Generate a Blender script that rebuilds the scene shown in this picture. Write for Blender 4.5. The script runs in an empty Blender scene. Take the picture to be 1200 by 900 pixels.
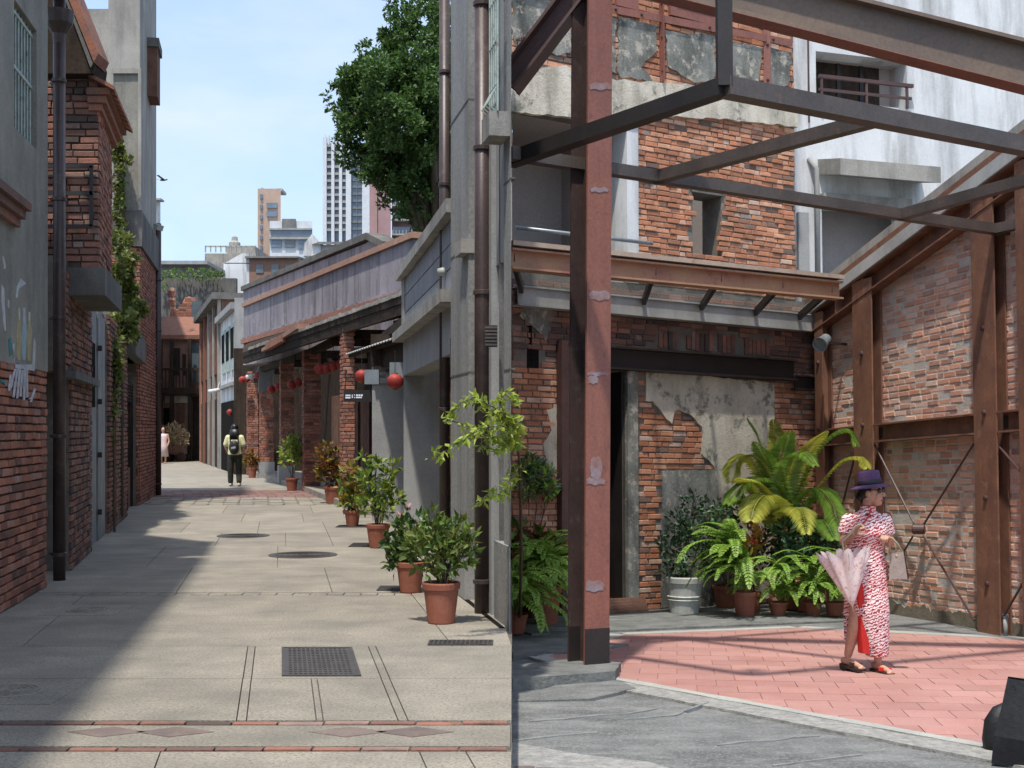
import bpy, bmesh, math, random
from mathutils import Vector, Matrix, noise as mnoise

# ------------------------------------------------------------------ camera, sky, sun, exposure
SC = bpy.context.scene
COL = SC.collection
HZ, FPX, H = 505.0, 1500.0, 1.45            # street horizon row, focal length (1200-wide picture), eye height
CAM = Vector((0, 0, H))
TH = math.atan((578 - HZ) / FPX)            # the courtyard floor falls away by this angle
cd = bpy.data.cameras.new('camera'); cam = bpy.data.objects.new('camera', cd); COL.objects.link(cam)
cam.location = CAM; cam.rotation_euler = (math.radians(90), 0, 0)
cd.sensor_width = 36; cd.lens = 36 * FPX / 1200; cd.shift_y = (HZ - 450) / 1200; cd.clip_end = 3000; cd.clip_start = .05
SC.camera = cam
LIGHT = Vector((.11, .36, -1)).normalized()  # direction the sunlight travels
w = bpy.data.worlds.new('World'); SC.world = w; w.use_nodes = True
nt = w.node_tree; bg = nt.nodes['Background']
sky = nt.nodes.new('ShaderNodeTexSky'); sky.sky_type = 'NISHITA'; sky.sun_disc = False
sky.sun_elevation = math.asin(-LIGHT.z); sky.sun_rotation = math.atan2(-LIGHT.x, -LIGHT.y)
sky.air_density = 1.1; sky.dust_density = 2.2; sky.ozone_density = 1.5; sky.altitude = 0
tcw = nt.nodes.new('ShaderNodeTexCoord'); mpw = nt.nodes.new('ShaderNodeMapping'); mpw.inputs['Scale'].default_value = (1.2, 1.2, 3.2)
cl = nt.nodes.new('ShaderNodeTexNoise'); cl.inputs['Scale'].default_value = 3.0; cl.inputs['Detail'].default_value = 7; cl.inputs['Roughness'].default_value = .55
crw = nt.nodes.new('ShaderNodeValToRGB'); crw.color_ramp.elements[0].position = .42; crw.color_ramp.elements[1].position = .75
crw.color_ramp.elements[0].color = (.55, .55, .55, 1); crw.color_ramp.elements[1].color = (.85, .85, .85, 1)
mxw = nt.nodes.new('ShaderNodeMix'); mxw.data_type = 'RGBA'
cb2 = nt.nodes.new('ShaderNodeValToRGB'); cb2.color_ramp.elements[0].position = .5; cb2.color_ramp.elements[1].position = .72
cb2.color_ramp.elements[0].color = (.44, .58, .82, 1); cb2.color_ramp.elements[1].color = (.70, .78, .90, 1)
mcl = nt.nodes.new('ShaderNodeVectorMath'); mcl.operation = 'SCALE'; mcl.inputs['Scale'].default_value = 3.35
nt.links.new(cl.outputs['Fac'], cb2.inputs['Fac']); nt.links.new(cb2.outputs[0], mcl.inputs[0]); nt.links.new(mcl.outputs[0], mxw.inputs['B'])
nt.links.new(tcw.outputs['Generated'], mpw.inputs['Vector']); nt.links.new(mpw.outputs[0], cl.inputs['Vector'])
nt.links.new(cl.outputs['Fac'], crw.inputs['Fac']); nt.links.new(crw.outputs['Color'], mxw.inputs['Factor'])
nt.links.new(sky.outputs[0], mxw.inputs['A']); nt.links.new(mxw.outputs['Result'], bg.inputs['Color'])
bg.inputs['Strength'].default_value = .15
sd = bpy.data.lights.new('sun', 'SUN'); sun = bpy.data.objects.new('sun', sd); COL.objects.link(sun)
sd.energy = 2.2; sd.angle = math.radians(2.0); sd.color = (1, .95, .87)
sun.rotation_euler = LIGHT.to_track_quat('-Z', 'Y').to_euler(); sun.location = (-3, -4, 14)
vs = SC.view_settings; vs.view_transform = 'Standard'; vs.look = 'None'; vs.gamma = 1; vs.exposure = 1.2; vs.use_curve_mapping = False
SC.cycles.max_bounces = 6; SC.cycles.transparent_max_bounces = 6

# ------------------------------------------------------------------ helpers
rnd = random.Random(11)
U = rnd.uniform
MR = Matrix.Translation(CAM) @ Matrix.Rotation(-TH, 4, 'X') @ Matrix.Translation(-CAM)
BASE = {}

def ray(px, py, fr='L'):
    d = Vector(((px - 600) / FPX, 1, (HZ - py) / FPX))
    return Matrix.Rotation(TH, 3, 'X') @ d if fr == 'R' else d
def atz(px, py, z=0., fr='L'):
    d = ray(px, py, fr); return CAM + d * ((z - H) / d.z)
def aty(px, py, Y, fr='L'):
    d = ray(px, py, fr); return CAM + d * (Y / d.y)

class Pl:
    """A vertical plane through two floor points; t runs along it, z is up, o is towards the viewer."""
    def __init__(s, p0, p1, fr='L'):
        s.p0 = Vector((p0[0], p0[1], 0)); v = Vector((p1[0], p1[1], 0)) - s.p0
        s.L = v.length; s.u = v.normalized(); s.n = Vector((s.u.y, -s.u.x, 0)); s.fr = fr
        if s.n.dot(-s.p0) < 0: s.n = -s.n
    def P(s, t, z, o=0.): return s.p0 + s.u * t + s.n * o + Vector((0, 0, z))
    def uv(s, px, py, o=0.):
        d = ray(px, py, s.fr); q = s.p0 + s.n * o
        k = (q - CAM).dot(s.n) / d.dot(s.n); X = CAM + d * k
        return ((X - s.p0).dot(s.u), X.z)
    def t(s, px, o=0.): return s.uv(px, 500, o)[0]
    def poly(s, pts, o=0.): return [s.uv(x, y, o) for x, y in pts]
    def rot(s):
        return Matrix((s.u, -s.n, Vector((0, 0, 1)))).transposed()

class MB:
    def __init__(s): s.v = []; s.f = []
    def add(s, vs, fs):
        k = len(s.v); s.v += [Vector(v) for v in vs]; s.f += [tuple(i + k for i in f) for f in fs]; return s
    def hexa(s, a): # 8 corners: 4 of one end, then 4 of the other
        return s.add(a, [(0, 1, 2, 3), (7, 6, 5, 4), (0, 4, 5, 1), (1, 5, 6, 2), (2, 6, 7, 3), (3, 7, 4, 0)])
    def box(s, x0, x1, y0, y1, z0, z1):
        return s.hexa([(x0, y0, z0), (x1, y0, z0), (x1, y1, z0), (x0, y1, z0), (x0, y0, z1), (x1, y0, z1), (x1, y1, z1), (x0, y1, z1)])
    def pbox(s, p, t0, t1, z0, z1, o0, o1):
        return s.hexa([p.P(t0, z0, o0), p.P(t1, z0, o0), p.P(t1, z1, o0), p.P(t0, z1, o0), p.P(t0, z0, o1), p.P(t1, z0, o1), p.P(t1, z1, o1), p.P(t0, z1, o1)])
    def pprism(s, p, poly, o0, o1):
        n = len(poly); a = [p.P(t, z, o0) for t, z in poly] + [p.P(t, z, o1) for t, z in poly]
        return s.add(a, [tuple(range(n)), tuple(range(2 * n - 1, n - 1, -1))] + [(i, (i + 1) % n, n + (i + 1) % n, n + i) for i in range(n)])
    def gprism(s, poly, z0, z1): # footprint polygon (x, y) pulled up
        n = len(poly); a = [(x, y, z0) for x, y in poly] + [(x, y, z1) for x, y in poly]
        return s.add(a, [tuple(range(n)), tuple(range(2 * n - 1, n - 1, -1))] + [(i, (i + 1) % n, n + (i + 1) % n, n + i) for i in range(n)])
    def bar(s, a, b, w, h, up=(0, 0, 1), dx=0., dz=0.):
        a = Vector(a); b = Vector(b); d = (b - a).normalized(); sd_ = d.cross(Vector(up))
        if sd_.length < 1e-3: sd_ = d.cross(Vector((0, 1, 0)))
        sd_.normalize(); u = sd_.cross(d).normalized(); c = sd_ * dx + u * dz
        q = [sd_ * (i * w / 2) + u * (j * h / 2) + c for i, j in ((-1, -1), (1, -1), (1, 1), (-1, 1))]
        return s.hexa([a + k for k in q] + [b + k for k in q])
    def ibeam(s, a, b, w, h, tf=.02, tw=.015, up=(0, 0, 1)):
        s.bar(a, b, tw, h - 2 * tf, up); s.bar(a, b, w, tf, up, 0, h / 2 - tf / 2); s.bar(a, b, w, tf, up, 0, -h / 2 + tf / 2); return s
    def tube(s, pts, r, n=8, cap=True):
        pts = [Vector(p) for p in pts]; m = len(pts); rs = r if isinstance(r, (list, tuple)) else [r] * m
        d0 = (pts[1] - pts[0]).normalized(); x = d0.orthogonal().normalized(); k = len(s.v)
        for i, p in enumerate(pts):
            d = (pts[min(i + 1, m - 1)] - pts[max(i - 1, 0)])
            d = d.normalized() if d.length > 1e-9 else d0
            x = (x - d * x.dot(d)); x = x.normalized() if x.length > 1e-6 else d.orthogonal().normalized(); y = d.cross(x)
            for j in range(n):
                a = 2 * math.pi * j / n; s.v.append(p + (x * math.cos(a) + y * math.sin(a)) * rs[i])
        for i in range(m - 1):
            for j in range(n):
                s.f.append((k + i * n + j, k + i * n + (j + 1) % n, k + (i + 1) * n + (j + 1) % n, k + (i + 1) * n + j))
        if cap: s.f.append(tuple(k + j for j in range(n))[::-1]); s.f.append(tuple(k + (m - 1) * n + j for j in range(n)))
        return s
    def lathe(s, prof, c=(0, 0, 0), n=20, ax=None, wob=0.):
        c = Vector(c); k = len(s.v); R = Vector((0, 0, 1)).rotation_difference(Vector(ax)).to_matrix() if ax else Matrix.Identity(3)
        for r, z in prof:
            for j in range(n):
                a = 2 * math.pi * j / n; q = r * (1 + (wob * math.sin(n / 2 * a) if wob else 0))
                s.v.append(c + R @ Vector((q * math.cos(a), q * math.sin(a), z)))
        for i in range(len(prof) - 1):
            for j in range(n):
                s.f.append((k + i * n + j, k + i * n + (j + 1) % n, k + (i + 1) * n + (j + 1) % n, k + (i + 1) * n + j))
        s.f.append(tuple(k + j for j in range(n))[::-1]); s.f.append(tuple(k + (len(prof) - 1) * n + j for j in range(n)))
        return s
    def ell(s, c, r, n=12, m=8, R=None):
        c = Vector(c); prof = [(math.sin(math.pi * i / m), -math.cos(math.pi * i / m)) for i in range(1, m)]
        k = len(s.v); R = R or Matrix.Identity(3)
        for q, z in prof:
            for j in range(n):
                a = 2 * math.pi * j / n; s.v.append(c + R @ Vector((q * math.cos(a) * r[0], q * math.sin(a) * r[1], z * r[2])))
        for i in range(len(prof) - 1):
            for j in range(n): s.f.append((k + i * n + j, k + i * n + (j + 1) % n, k + (i + 1) * n + (j + 1) % n, k + (i + 1) * n + j))
        b = len(s.v); s.v.append(c + R @ Vector((0, 0, -r[2]))); s.v.append(c + R @ Vector((0, 0, r[2])))
        for j in range(n):
            s.f.append((b, k + (j + 1) % n, k + j)); e = k + (len(prof) - 1) * n; s.f.append((b + 1, e + j, e + (j + 1) % n))
        return s
    def leaf(s, p, d, nrm, L, W, bend=.15):
        d = d.normalized(); x = d.cross(nrm)
        if x.length < 1e-4: x = d.orthogonal()
        x.normalize(); n = x.cross(d)
        return s.add([p, p + d * L * .45 + x * W / 2 + n * L * bend * .5, p + d * L - n * L * bend * .3, p + d * L * .45 - x * W / 2 + n * L * bend * .5, p + d * L * .5],
                     [(0, 1, 4), (1, 2, 4), (2, 3, 4), (3, 0, 4)])
    def build(s, name, mat, parent=None, fr='L', base=None, smooth=False, recalc=True):
        if parent is not None: b = BASE.get(parent.name, Vector())
        elif base is not None: b = Vector(base)
        else: b = Vector()
        me = bpy.data.meshes.new(name); me.from_pydata([v - b for v in s.v], [], s.f)
        if recalc:
            bm = bmesh.new(); bm.from_mesh(me); bmesh.ops.recalc_face_normals(bm, faces=bm.faces); bm.to_mesh(me); bm.free()
        if mat: me.materials.append(mat)
        if smooth: me.polygons.foreach_set('use_smooth', [True] * len(me.polygons))
        o = bpy.data.objects.new(name, me); COL.objects.link(o)
        if parent is not None: o.parent = parent
        else: o.matrix_world = (MR @ Matrix.Translation(b)) if fr == 'R' else Matrix.Translation(b)
        BASE[o.name] = b
        return o

def tag(o, label=None, cat=None, group=None, kind=None):
    if label: o['label'] = label
    if cat: o['category'] = cat
    if group: o['group'] = group
    if kind: o['kind'] = kind
    return o
def thing(name, label, cat, base=(0, 0, 0), fr='L', group=None, local=False, rz=0.):
    """An Empty at the thing's base. local=True: the parts are modelled about the origin and the thing stands plumb."""
    o = bpy.data.objects.new(name, None); COL.objects.link(o); o.empty_display_size = .1
    b = Vector(base); T = Matrix.Translation(b)
    if local:
        o.matrix_world = Matrix.Translation(MR @ b if fr == 'R' else b) @ Matrix.Rotation(rz, 4, 'Z'); BASE[o.name] = Vector()
    else:
        o.matrix_world = MR @ T if fr == 'R' else T; BASE[o.name] = b
    return tag(o, label, cat, group)
def inside(p, poly):
    x, y = p; c = False; j = len(poly) - 1
    for i in range(len(poly)):
        (a, b), (e, f) = poly[i], poly[j]
        if (b > y) != (f > y) and x < (e - a) * (y - b) / (f - b) + a: c = not c
        j = i
    return c
def ragged(poly, step=.05, amp=.02, seed=0):
    out = []; n = len(poly)
    for i in range(n):
        a = Vector(poly[i]); b = Vector(poly[(i + 1) % n]); m = max(1, int((b - a).length / step)); e = (b - a)
        nn = Vector((-e.y, e.x)).normalized() if e.length > 1e-9 else Vector((0, 0))
        for k in range(m):
            q = a + e * (k / m); v = mnoise.noise(Vector((q.x * 7 + seed * 3.1, q.y * 7, seed))) * 1.4 + mnoise.noise(Vector((q.x * 23, q.y * 23, seed + 5))) * .7
            out.append(tuple(q + nn * v * amp))
    return out

# ------------------------------------------------------------------ materials
MATS = {}
def M(name, c1, c2=None, scale=3., rough=.8, bump=.25, bscale=60., stain=None, samt=.5, sscale=(1.5, 1.5, .35), var=0., metal=0., ramp=None, spots=None, spscale=8., spamt=.6, splo=.55, sphi=.68, trans=0., spec=.4, lo=.35, hi=.65, gloss_noise=0.):
    """Procedural surface: two tones mixed by noise, optional run-down stains, optional spots, value variation for each piece."""
    m = bpy.data.materials.new(name); m.use_nodes = True; n = m.node_tree; N = n.nodes; Lk = n.links
    bs = N['Principled BSDF']; bs.inputs['Roughness'].default_value = rough; bs.inputs['Metallic'].default_value = metal
    bs.inputs['Specular IOR Level'].default_value = spec
    geo = N.new('ShaderNodeNewGeometry')
    def nz(sc, det=5, vec=None, ro=.6):
        t = N.new('ShaderNodeTexNoise'); t.inputs['Scale'].default_value = sc; t.inputs['Detail'].default_value = det; t.inputs['Roughness'].default_value = ro
        Lk.new(vec or geo.outputs['Position'], t.inputs['Vector']); return t.outputs['Fac']
    def rng(src, a, b, mx=1.):
        r = N.new('ShaderNodeMapRange'); r.inputs['From Min'].default_value = a; r.inputs['From Max'].default_value = b; r.inputs['To Max'].default_value = mx; Lk.new(src, r.inputs['Value']); return r.outputs[0]
    def mix(f, a, b, mode='MIX'):
        x = N.new('ShaderNodeMix'); x.data_type = 'RGBA'; x.blend_type = mode
        for k, v in (('Factor', f), ('A', a), ('B', b)):
            if isinstance(v, (int, float)): x.inputs[k].default_value = v
            elif isinstance(v, (tuple, list)): x.inputs[k].default_value = (*v[:3], 1)
            else: Lk.new(v, x.inputs[k])
        return x.outputs['Result']
    rn = None
    if var or ramp:
        oi = N.new('ShaderNodeObjectInfo'); ad = N.new('ShaderNodeMath'); ad.operation = 'ADD'
        Lk.new(oi.outputs['Random'], ad.inputs[0]); Lk.new(geo.outputs['Random Per Island'], ad.inputs[1])
        fr_ = N.new('ShaderNodeMath'); fr_.operation = 'FRACT'; Lk.new(ad.outputs[0], fr_.inputs[0]); rn = fr_.outputs[0]
    if ramp:
        cr = N.new('ShaderNodeValToRGB'); cr.color_ramp.interpolation = 'LINEAR'
        els = cr.color_ramp.elements
        while len(els) < len(ramp): els.new(.5)
        for e, (p, c) in zip(els, ramp): e.position = p; e.color = (*c, 1)
        Lk.new(rn, cr.inputs['Fac']); col = cr.outputs['Color']
        if c2: col = mix(rng(nz(scale), lo, hi, .55), col, c2)
    else:
        col = mix(rng(nz(scale), lo, hi), c1, c2 or tuple(k * .8 for k in c1))
    if stain:
        mp = N.new('ShaderNodeMapping'); mp.inputs['Scale'].default_value = sscale; Lk.new(geo.outputs['Position'], mp.inputs['Vector'])
        col = mix(rng(nz(1.6, 6, mp.outputs[0], .65), .45, .68, samt), col, stain)
    if spots: col = mix(rng(nz(spscale, 6, None, .7), splo, sphi, spamt), col, spots)
    col = mix(rng(nz(bscale * .8, 3), .3, .7, .28), col, (0, 0, 0), 'SOFT_LIGHT')
    if var:
        hs = N.new('ShaderNodeHueSaturation'); Lk.new(col, hs.inputs['Color'])
        r = N.new('ShaderNodeMapRange'); r.inputs['To Min'].default_value = 1 - var; r.inputs['To Max'].default_value = 1 + var; Lk.new(rn, r.inputs['Value']); Lk.new(r.outputs[0], hs.inputs['Value']); col = hs.outputs[0]
    Lk.new(col, bs.inputs['Base Color'])
    if gloss_noise:
        q = N.new('ShaderNodeMapRange'); q.inputs['To Min'].default_value = rough - gloss_noise; q.inputs['To Max'].default_value = rough + gloss_noise; Lk.new(nz(scale * 2.3), q.inputs['Value']); Lk.new(q.outputs[0], bs.inputs['Roughness'])
    if bump:
        b = N.new('ShaderNodeBump'); b.inputs['Strength'].default_value = bump; b.inputs['Distance'].default_value = .012
        Lk.new(nz(bscale, 4, None, .65), b.inputs['Height']); Lk.new(b.outputs[0], bs.inputs['Normal'])
    if trans:
        tr = N.new('ShaderNodeBsdfTranslucent'); Lk.new(col, tr.inputs['Color']); ms = N.new('ShaderNodeMixShader'); ms.inputs[0].default_value = trans
        Lk.new(bs.outputs[0], ms.inputs[1]); Lk.new(tr.outputs[0], ms.inputs[2]); Lk.new(ms.outputs[0], N['Material Output'].inputs['Surface'])
    MATS[name] = m
    return m

m_pave = M('exposed aggregate paving', (.385, .345, .275), (.27, .245, .20), 1.6, .85, .8, 95, stain=(.17, .16, .135), samt=.5, sscale=(1.1, 1.6, 1), var=.07, spots=(.17, .155, .13), spscale=55, spamt=.8, splo=.48, sphi=.6)
m_joint = M('dark paving joint', (.15, .135, .11), (.09, .08, .07), 6, .95, .5, 80)
m_court = M('worn grey courtyard concrete', (.175, .18, .175), (.10, .105, .10), 2.2, .85, .9, 80, stain=(.30, .30, .28), samt=.6, sscale=(1.6, 3.5, 1), spots=(.34, .34, .32), spscale=48, spamt=.55, splo=.49, sphi=.62)
m_edge = M('pale concrete edging', (.42, .42, .38), (.33, .33, .30), 2.5, .85, .4, 80, spots=(.2, .2, .19), spscale=18)
m_peb = M('washed pebble strip', (.38, .37, .34), (.24, .235, .22), 16, .85, .8, 70, spots=(.14, .14, .13), spscale=34, spamt=.8)
m_slate = M('rough grey slate', (.19, .195, .185), (.11, .115, .11), 5, .8, .9, 30, stain=(.30, .30, .28), samt=.4, sscale=(2, 6, 1))
BR = (.36, .12, .065)
m_brick = M('red brick', BR, (.17, .09, .07), 5, .88, .6, 70, ramp=[(0, (.12, .06, .05)), (.12, (.24, .095, .065)), (.45, (.36, .14, .085)), (.8, (.44, .18, .11)), (1, (.34, .2, .155))], var=.12, spots=(.42, .36, .31), spscale=9, spamt=.3)
m_brick_o = M('orange weathered brick', BR, (.26, .13, .08), 5, .88, .6, 70, ramp=[(0, (.14, .11, .10)), (.05, (.24, .18, .15)), (.11, (.46, .20, .11)), (.55, (.60, .26, .14)), (.82, (.66, .36, .22)), (1, (.58, .46, .38))], var=.12, spots=(.09, .08, .075), spscale=4.5, spamt=.5)
m_brick_p = M('pale pink smeared brick', BR, (.54, .44, .38), 4, .9, .6, 70, ramp=[(0, (.40, .20, .14)), (.3, (.58, .27, .165)), (.75, (.66, .33, .205)), (1, (.64, .46, .36))], var=.1, spots=(.58, .52, .46), spscale=6, spamt=.6)
m_brick_d = M('sooty brick', BR, (.11, .085, .075), 4, .9, .6, 70, ramp=[(0, (.09, .07, .062)), (.25, (.22, .11, .085)), (.8, (.36, .155, .10)), (1, (.28, .2, .165))], var=.15, spots=(.05, .06, .045), spscale=5, spamt=.6)
m_mortar = M('old mortar', (.22, .195, .165), (.14, .12, .105), 4, .95, .6, 50, spots=(.3, .27, .24), spscale=8)
m_mort_p = M('pale lime mortar', (.58, .53, .475), (.46, .41, .365), 4, .95, .7, 45, spots=(.27, .24, .2), spscale=6)
m_plas = M('grey stained render', (.31, .29, .245), (.22, .21, .18), 1.4, .9, .35, 40, stain=(.115, .11, .095), samt=.6, sscale=(1.5, 1.5, .35), spots=(.36, .35, .32), spscale=5, spamt=.3)
m_conc = M('weathered concrete', (.40, .38, .34), (.29, .275, .245), 1.2, .9, .35, 50, stain=(.13, .125, .115), samt=.7, sscale=(1.3, 1.3, .22), spots=(.40, .39, .36), spscale=4, spamt=.4)
m_conc_d = M('blackened concrete', (.15, .145, .13), (.085, .08, .075), 2, .9, .4, 45, stain=(.25, .24, .22), samt=.4)
m_cream = M('cream flaking plaster', (.66, .61, .51), (.50, .45, .36), 2.2, .9, .6, 35, stain=(.20, .19, .15), samt=.65, sscale=(2.2, 2.2, .5), spots=(.14, .145, .11), spscale=4.5, spamt=.8, splo=.54, sphi=.64)
m_moss = M('mossy grey render', (.30, .30, .265), (.17, .175, .155), 2.8, .92, .6, 40, stain=(.07, .072, .062), samt=.9, sscale=(2.6, 2.6, .8), spots=(.52, .47, .39), spscale=7, spamt=.75, splo=.52, sphi=.62)
m_white = M('white painted render', (.70, .71, .71), (.60, .61, .615), .8, .85, .15, 40, stain=(.20, .195, .18), samt=.8, sscale=(1.1, 1.1, .16), spots=(.45, .44, .41), spscale=1.6, spamt=.25)
m_gray = M('grey concrete', (.37, .37, .36), (.29, .29, .285), 1.6, .85, .3, 60, stain=(.2, .2, .195), samt=.5, sscale=(1.6, 1.6, .25))
m_gran = M('granite aggregate', (.36, .355, .335), (.25, .245, .235), 30, .8, .5, 90, stain=(.13, .13, .12), samt=.65, sscale=(1.8, 1.8, .25), spots=(.14, .14, .135), spscale=70, spamt=.6)
m_purp = M('faded purple grey render', (.36, .325, .345), (.26, .235, .255), 1.5, .9, .25, 40, stain=(.10, .095, .105), samt=.85, sscale=(2.2, 2.2, .22), spots=(.46, .43, .44), spscale=3, spamt=.5)
m_cop = M('terracotta coping', (.45, .25, .17), (.36, .22, .16), 4, .85, .4, 50, spots=(.5, .4, .33), spscale=6, var=.1)
m_tile = M('terracotta roof tile', (.36, .15, .09), (.24, .12, .085), 5, .85, .4, 50, var=.2, spots=(.14, .11, .09), spscale=5)
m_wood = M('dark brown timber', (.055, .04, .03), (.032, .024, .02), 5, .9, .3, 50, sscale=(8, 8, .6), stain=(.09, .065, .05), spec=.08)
m_wood_r = M('reddish brown timber', (.21, .115, .08), (.13, .075, .055), 5, .85, .3, 50, sscale=(6, 6, .5), stain=(.2, .12, .085), var=.15, spec=.12)
m_door = M('grey weathered boards', (.33, .335, .325), (.24, .245, .24), 4, .8, .25, 50, sscale=(6, 6, .3), stain=(.15, .15, .145), samt=.7)
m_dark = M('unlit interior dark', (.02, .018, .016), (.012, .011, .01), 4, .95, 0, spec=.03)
m_pipe = M('brown painted pipe', (.075, .048, .042), (.05, .034, .032), 3, .42, .1, 60, spots=(.15, .12, .11), spscale=9, spamt=.4)
m_red = M('red oxide painted steel', (.275, .11, .078), (.225, .092, .068), 2.5, .55, .08, 50, stain=(.17, .07, .055), samt=.55, sscale=(5, 5, .4), spots=(.12, .06, .05), spscale=11, spamt=.6, splo=.6, sphi=.68, gloss_noise=.12)
m_redd = M('dull maroon painted steel', (.10, .052, .046), (.07, .04, .037), 3, .5, .08, 50, gloss_noise=.1)
m_rust = M('rusted brown steel', (.245, .115, .065), (.165, .075, .05), 4, .7, .2, 60, stain=(.1, .055, .045), samt=.55, sscale=(3, 3, .6), spots=(.33, .19, .1), spscale=7, spamt=.5)
m_ochre = M('ochre rusted beam', (.42, .27, .16), (.36, .19, .13), 2.2, .7, .15, 60, spots=(.25, .1, .09), spscale=2.2, spamt=.7)
m_tan = M('tan painted beam', (.19, .135, .095), (.135, .097, .075), 1.5, .5, .06, 50, spots=(.11, .08, .065), spscale=9, spamt=.5)
m_tube = M('dark brown tube steel', (.10, .08, .07), (.065, .054, .049), 3, .45, .08, 60, spots=(.15, .09, .06), spscale=10, spamt=.7, splo=.58, sphi=.68, gloss_noise=.12)
m_black = M('nearly black steel', (.03, .024, .022), (.02, .017, .016), 3, .5, .08, 60)
m_gst = M('grey primed steel', (.44, .45, .43), (.34, .345, .33), 2, .55, .08, 50, stain=(.17, .14, .11), samt=.35)
m_galv = M('blue grey galvanised steel', (.30, .335, .36), (.22, .25, .27), 4, .4, .05, 60, metal=.3)
m_weld = M('pale weld primer', (.27, .235, .265), (.26, .13, .10), 9, .6, .1, 60)
m_cast = M('dark cast iron', (.085, .075, .068), (.055, .05, .046), 8, .6, .5, 50)
m_pinkp = M('rose brick inlay', (.21, .16, .135), (.155, .12, .105), 8, .85, .5, 70, var=.12)
m_redpv = M('red street pavers', (.30, .17, .14), (.23, .14, .12), 3, .85, .4, 70, var=.2)
m_tilef = M('salmon courtyard tile', (.44, .245, .21), (.39, .21, .18), .8, .72, .2, 80, var=.1, stain=(.36, .16, .13), samt=.45, sscale=(1, 1, 1), gloss_noise=.08)
m_grout = M('tile grout', (.27, .14, .115), (.2, .11, .09), 5, .95, .3, 60)
m_lant = M('red paper lantern', (.52, .085, .065), (.44, .06, .05), 6, .55, .1, 60, trans=.25)
m_gold = M('lantern cap', (.22, .13, .05), (.16, .09, .04), 6, .5, 0)
m_terra = M('terracotta pot', (.33, .115, .07), (.27, .095, .06), 4, .7, .15, 60, spots=(.4, .22, .16), spscale=6, spamt=.35)
m_wpot = M('off white pot', (.55, .56, .53), (.44, .45, .42), 5, .7, .15, 60, stain=(.25, .26, .22), samt=.5)
m_soil = M('potting soil', (.05, .038, .028), (.03, .024, .02), 20, .95, .8, 60)
m_stem = M('woody stem', (.13, .095, .06), (.09, .07, .045), 12, .85, .3, 60)
m_glass = M('dusty grey glass', (.13, .155, .17), (.09, .11, .125), 1.2, .18, 0, spec=.6)
m_glassw = M('frosted canopy glass', (.36, .42, .40), (.30, .36, .345), 1.5, .25, .05, 40)
m_glassw.node_tree.nodes['Principled BSDF'].inputs['Alpha'].default_value = .22
m_lime = M('pale green painted iron', (.42, .49, .44), (.30, .36, .33), 8, .6, .1, 60, spots=(.22, .12, .07), spscale=14, spamt=.8)
def leafm(n, a, b, var=.35, trans=.3, rough=.45): return M(n, a, b, 6, rough, 0, 60, var=var, trans=trans, spec=.45)
m_lf = leafm('mid green leaf', (.17, .25, .05), (.11, .19, .04))
m_lfd = leafm('dark glossy leaf', (.055, .115, .035), (.035, .08, .028), .4, .25, .4)
m_lfy = leafm('yellow green leaf', (.36, .42, .06), (.24, .34, .05), .3, .4)
m_lft = leafm('tree leaf', (.10, .18, .035), (.05, .11, .026), .55, .4, .5)
m_lfb = leafm('blue green leaf', (.12, .22, .12), (.08, .16, .085), .35, .25)
m_fern = leafm('fern green', (.30, .46, .075), (.21, .36, .06), .3, .4)
m_palm = leafm('palm green', (.28, .42, .07), (.19, .33, .055), .25, .35)
m_palmy = leafm('yellowing palm', (.58, .56, .11), (.44, .48, .085), .25, .4)
m_crot = leafm('red croton leaf', (.26, .05, .025), (.11, .10, .025), .45, .3)
m_croty = leafm('orange yellow croton leaf', (.42, .24, .04), (.18, .19, .03), .4, .3)
m_flower = leafm('pink flower', (.62, .34, .36), (.5, .25, .3), .2, .3)
m_vine = leafm('olive creeper leaf', (.20, .22, .045), (.11, .15, .035), .4, .35)
# ------------------------------------------------------------------ brickwork
def unit_brick(seed):
    r = random.Random(seed); c = .035; q = lambda a: a + r.uniform(-.02, .02)
    a = [(-.5, 0, -.5), (.5, 0, -.5), (.5, 0, .5), (-.5, 0, .5)]
    b = [(q(-.5), -.8, q(-.5)), (q(.5), -.8, q(-.5)), (q(.5), -.8, q(.5)), (q(-.5), -.8, q(.5))]
    f = [(q(-.5 + c), -1, q(-.5 + c * 3)), (q(.5 - c), -1, q(-.5 + c * 3)), (q(.5 - c), -1, q(.5 - c * 3)), (q(-.5 + c), -1, q(.5 - c * 3))]
    vs = [Vector(v) for v in a + b + f]
    fs = [(8, 9, 10, 11)] + [(k + i, k + (i + 1) % 4, k + 4 + (i + 1) % 4, k + 4 + i) for k in (0, 4) for i in range(4)]
    return vs, fs
UB = [unit_brick(i) for i in range(6)]
UBM = {}
def unit_mesh(i, mat):
    if (i, mat.name) not in UBM:
        me = bpy.data.meshes.new('brick'); me.from_pydata(UB[i][0], [], UB[i][1]); me.materials.append(mat); UBM[(i, mat.name)] = me
    return UBM[(i, mat.name)]
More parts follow.
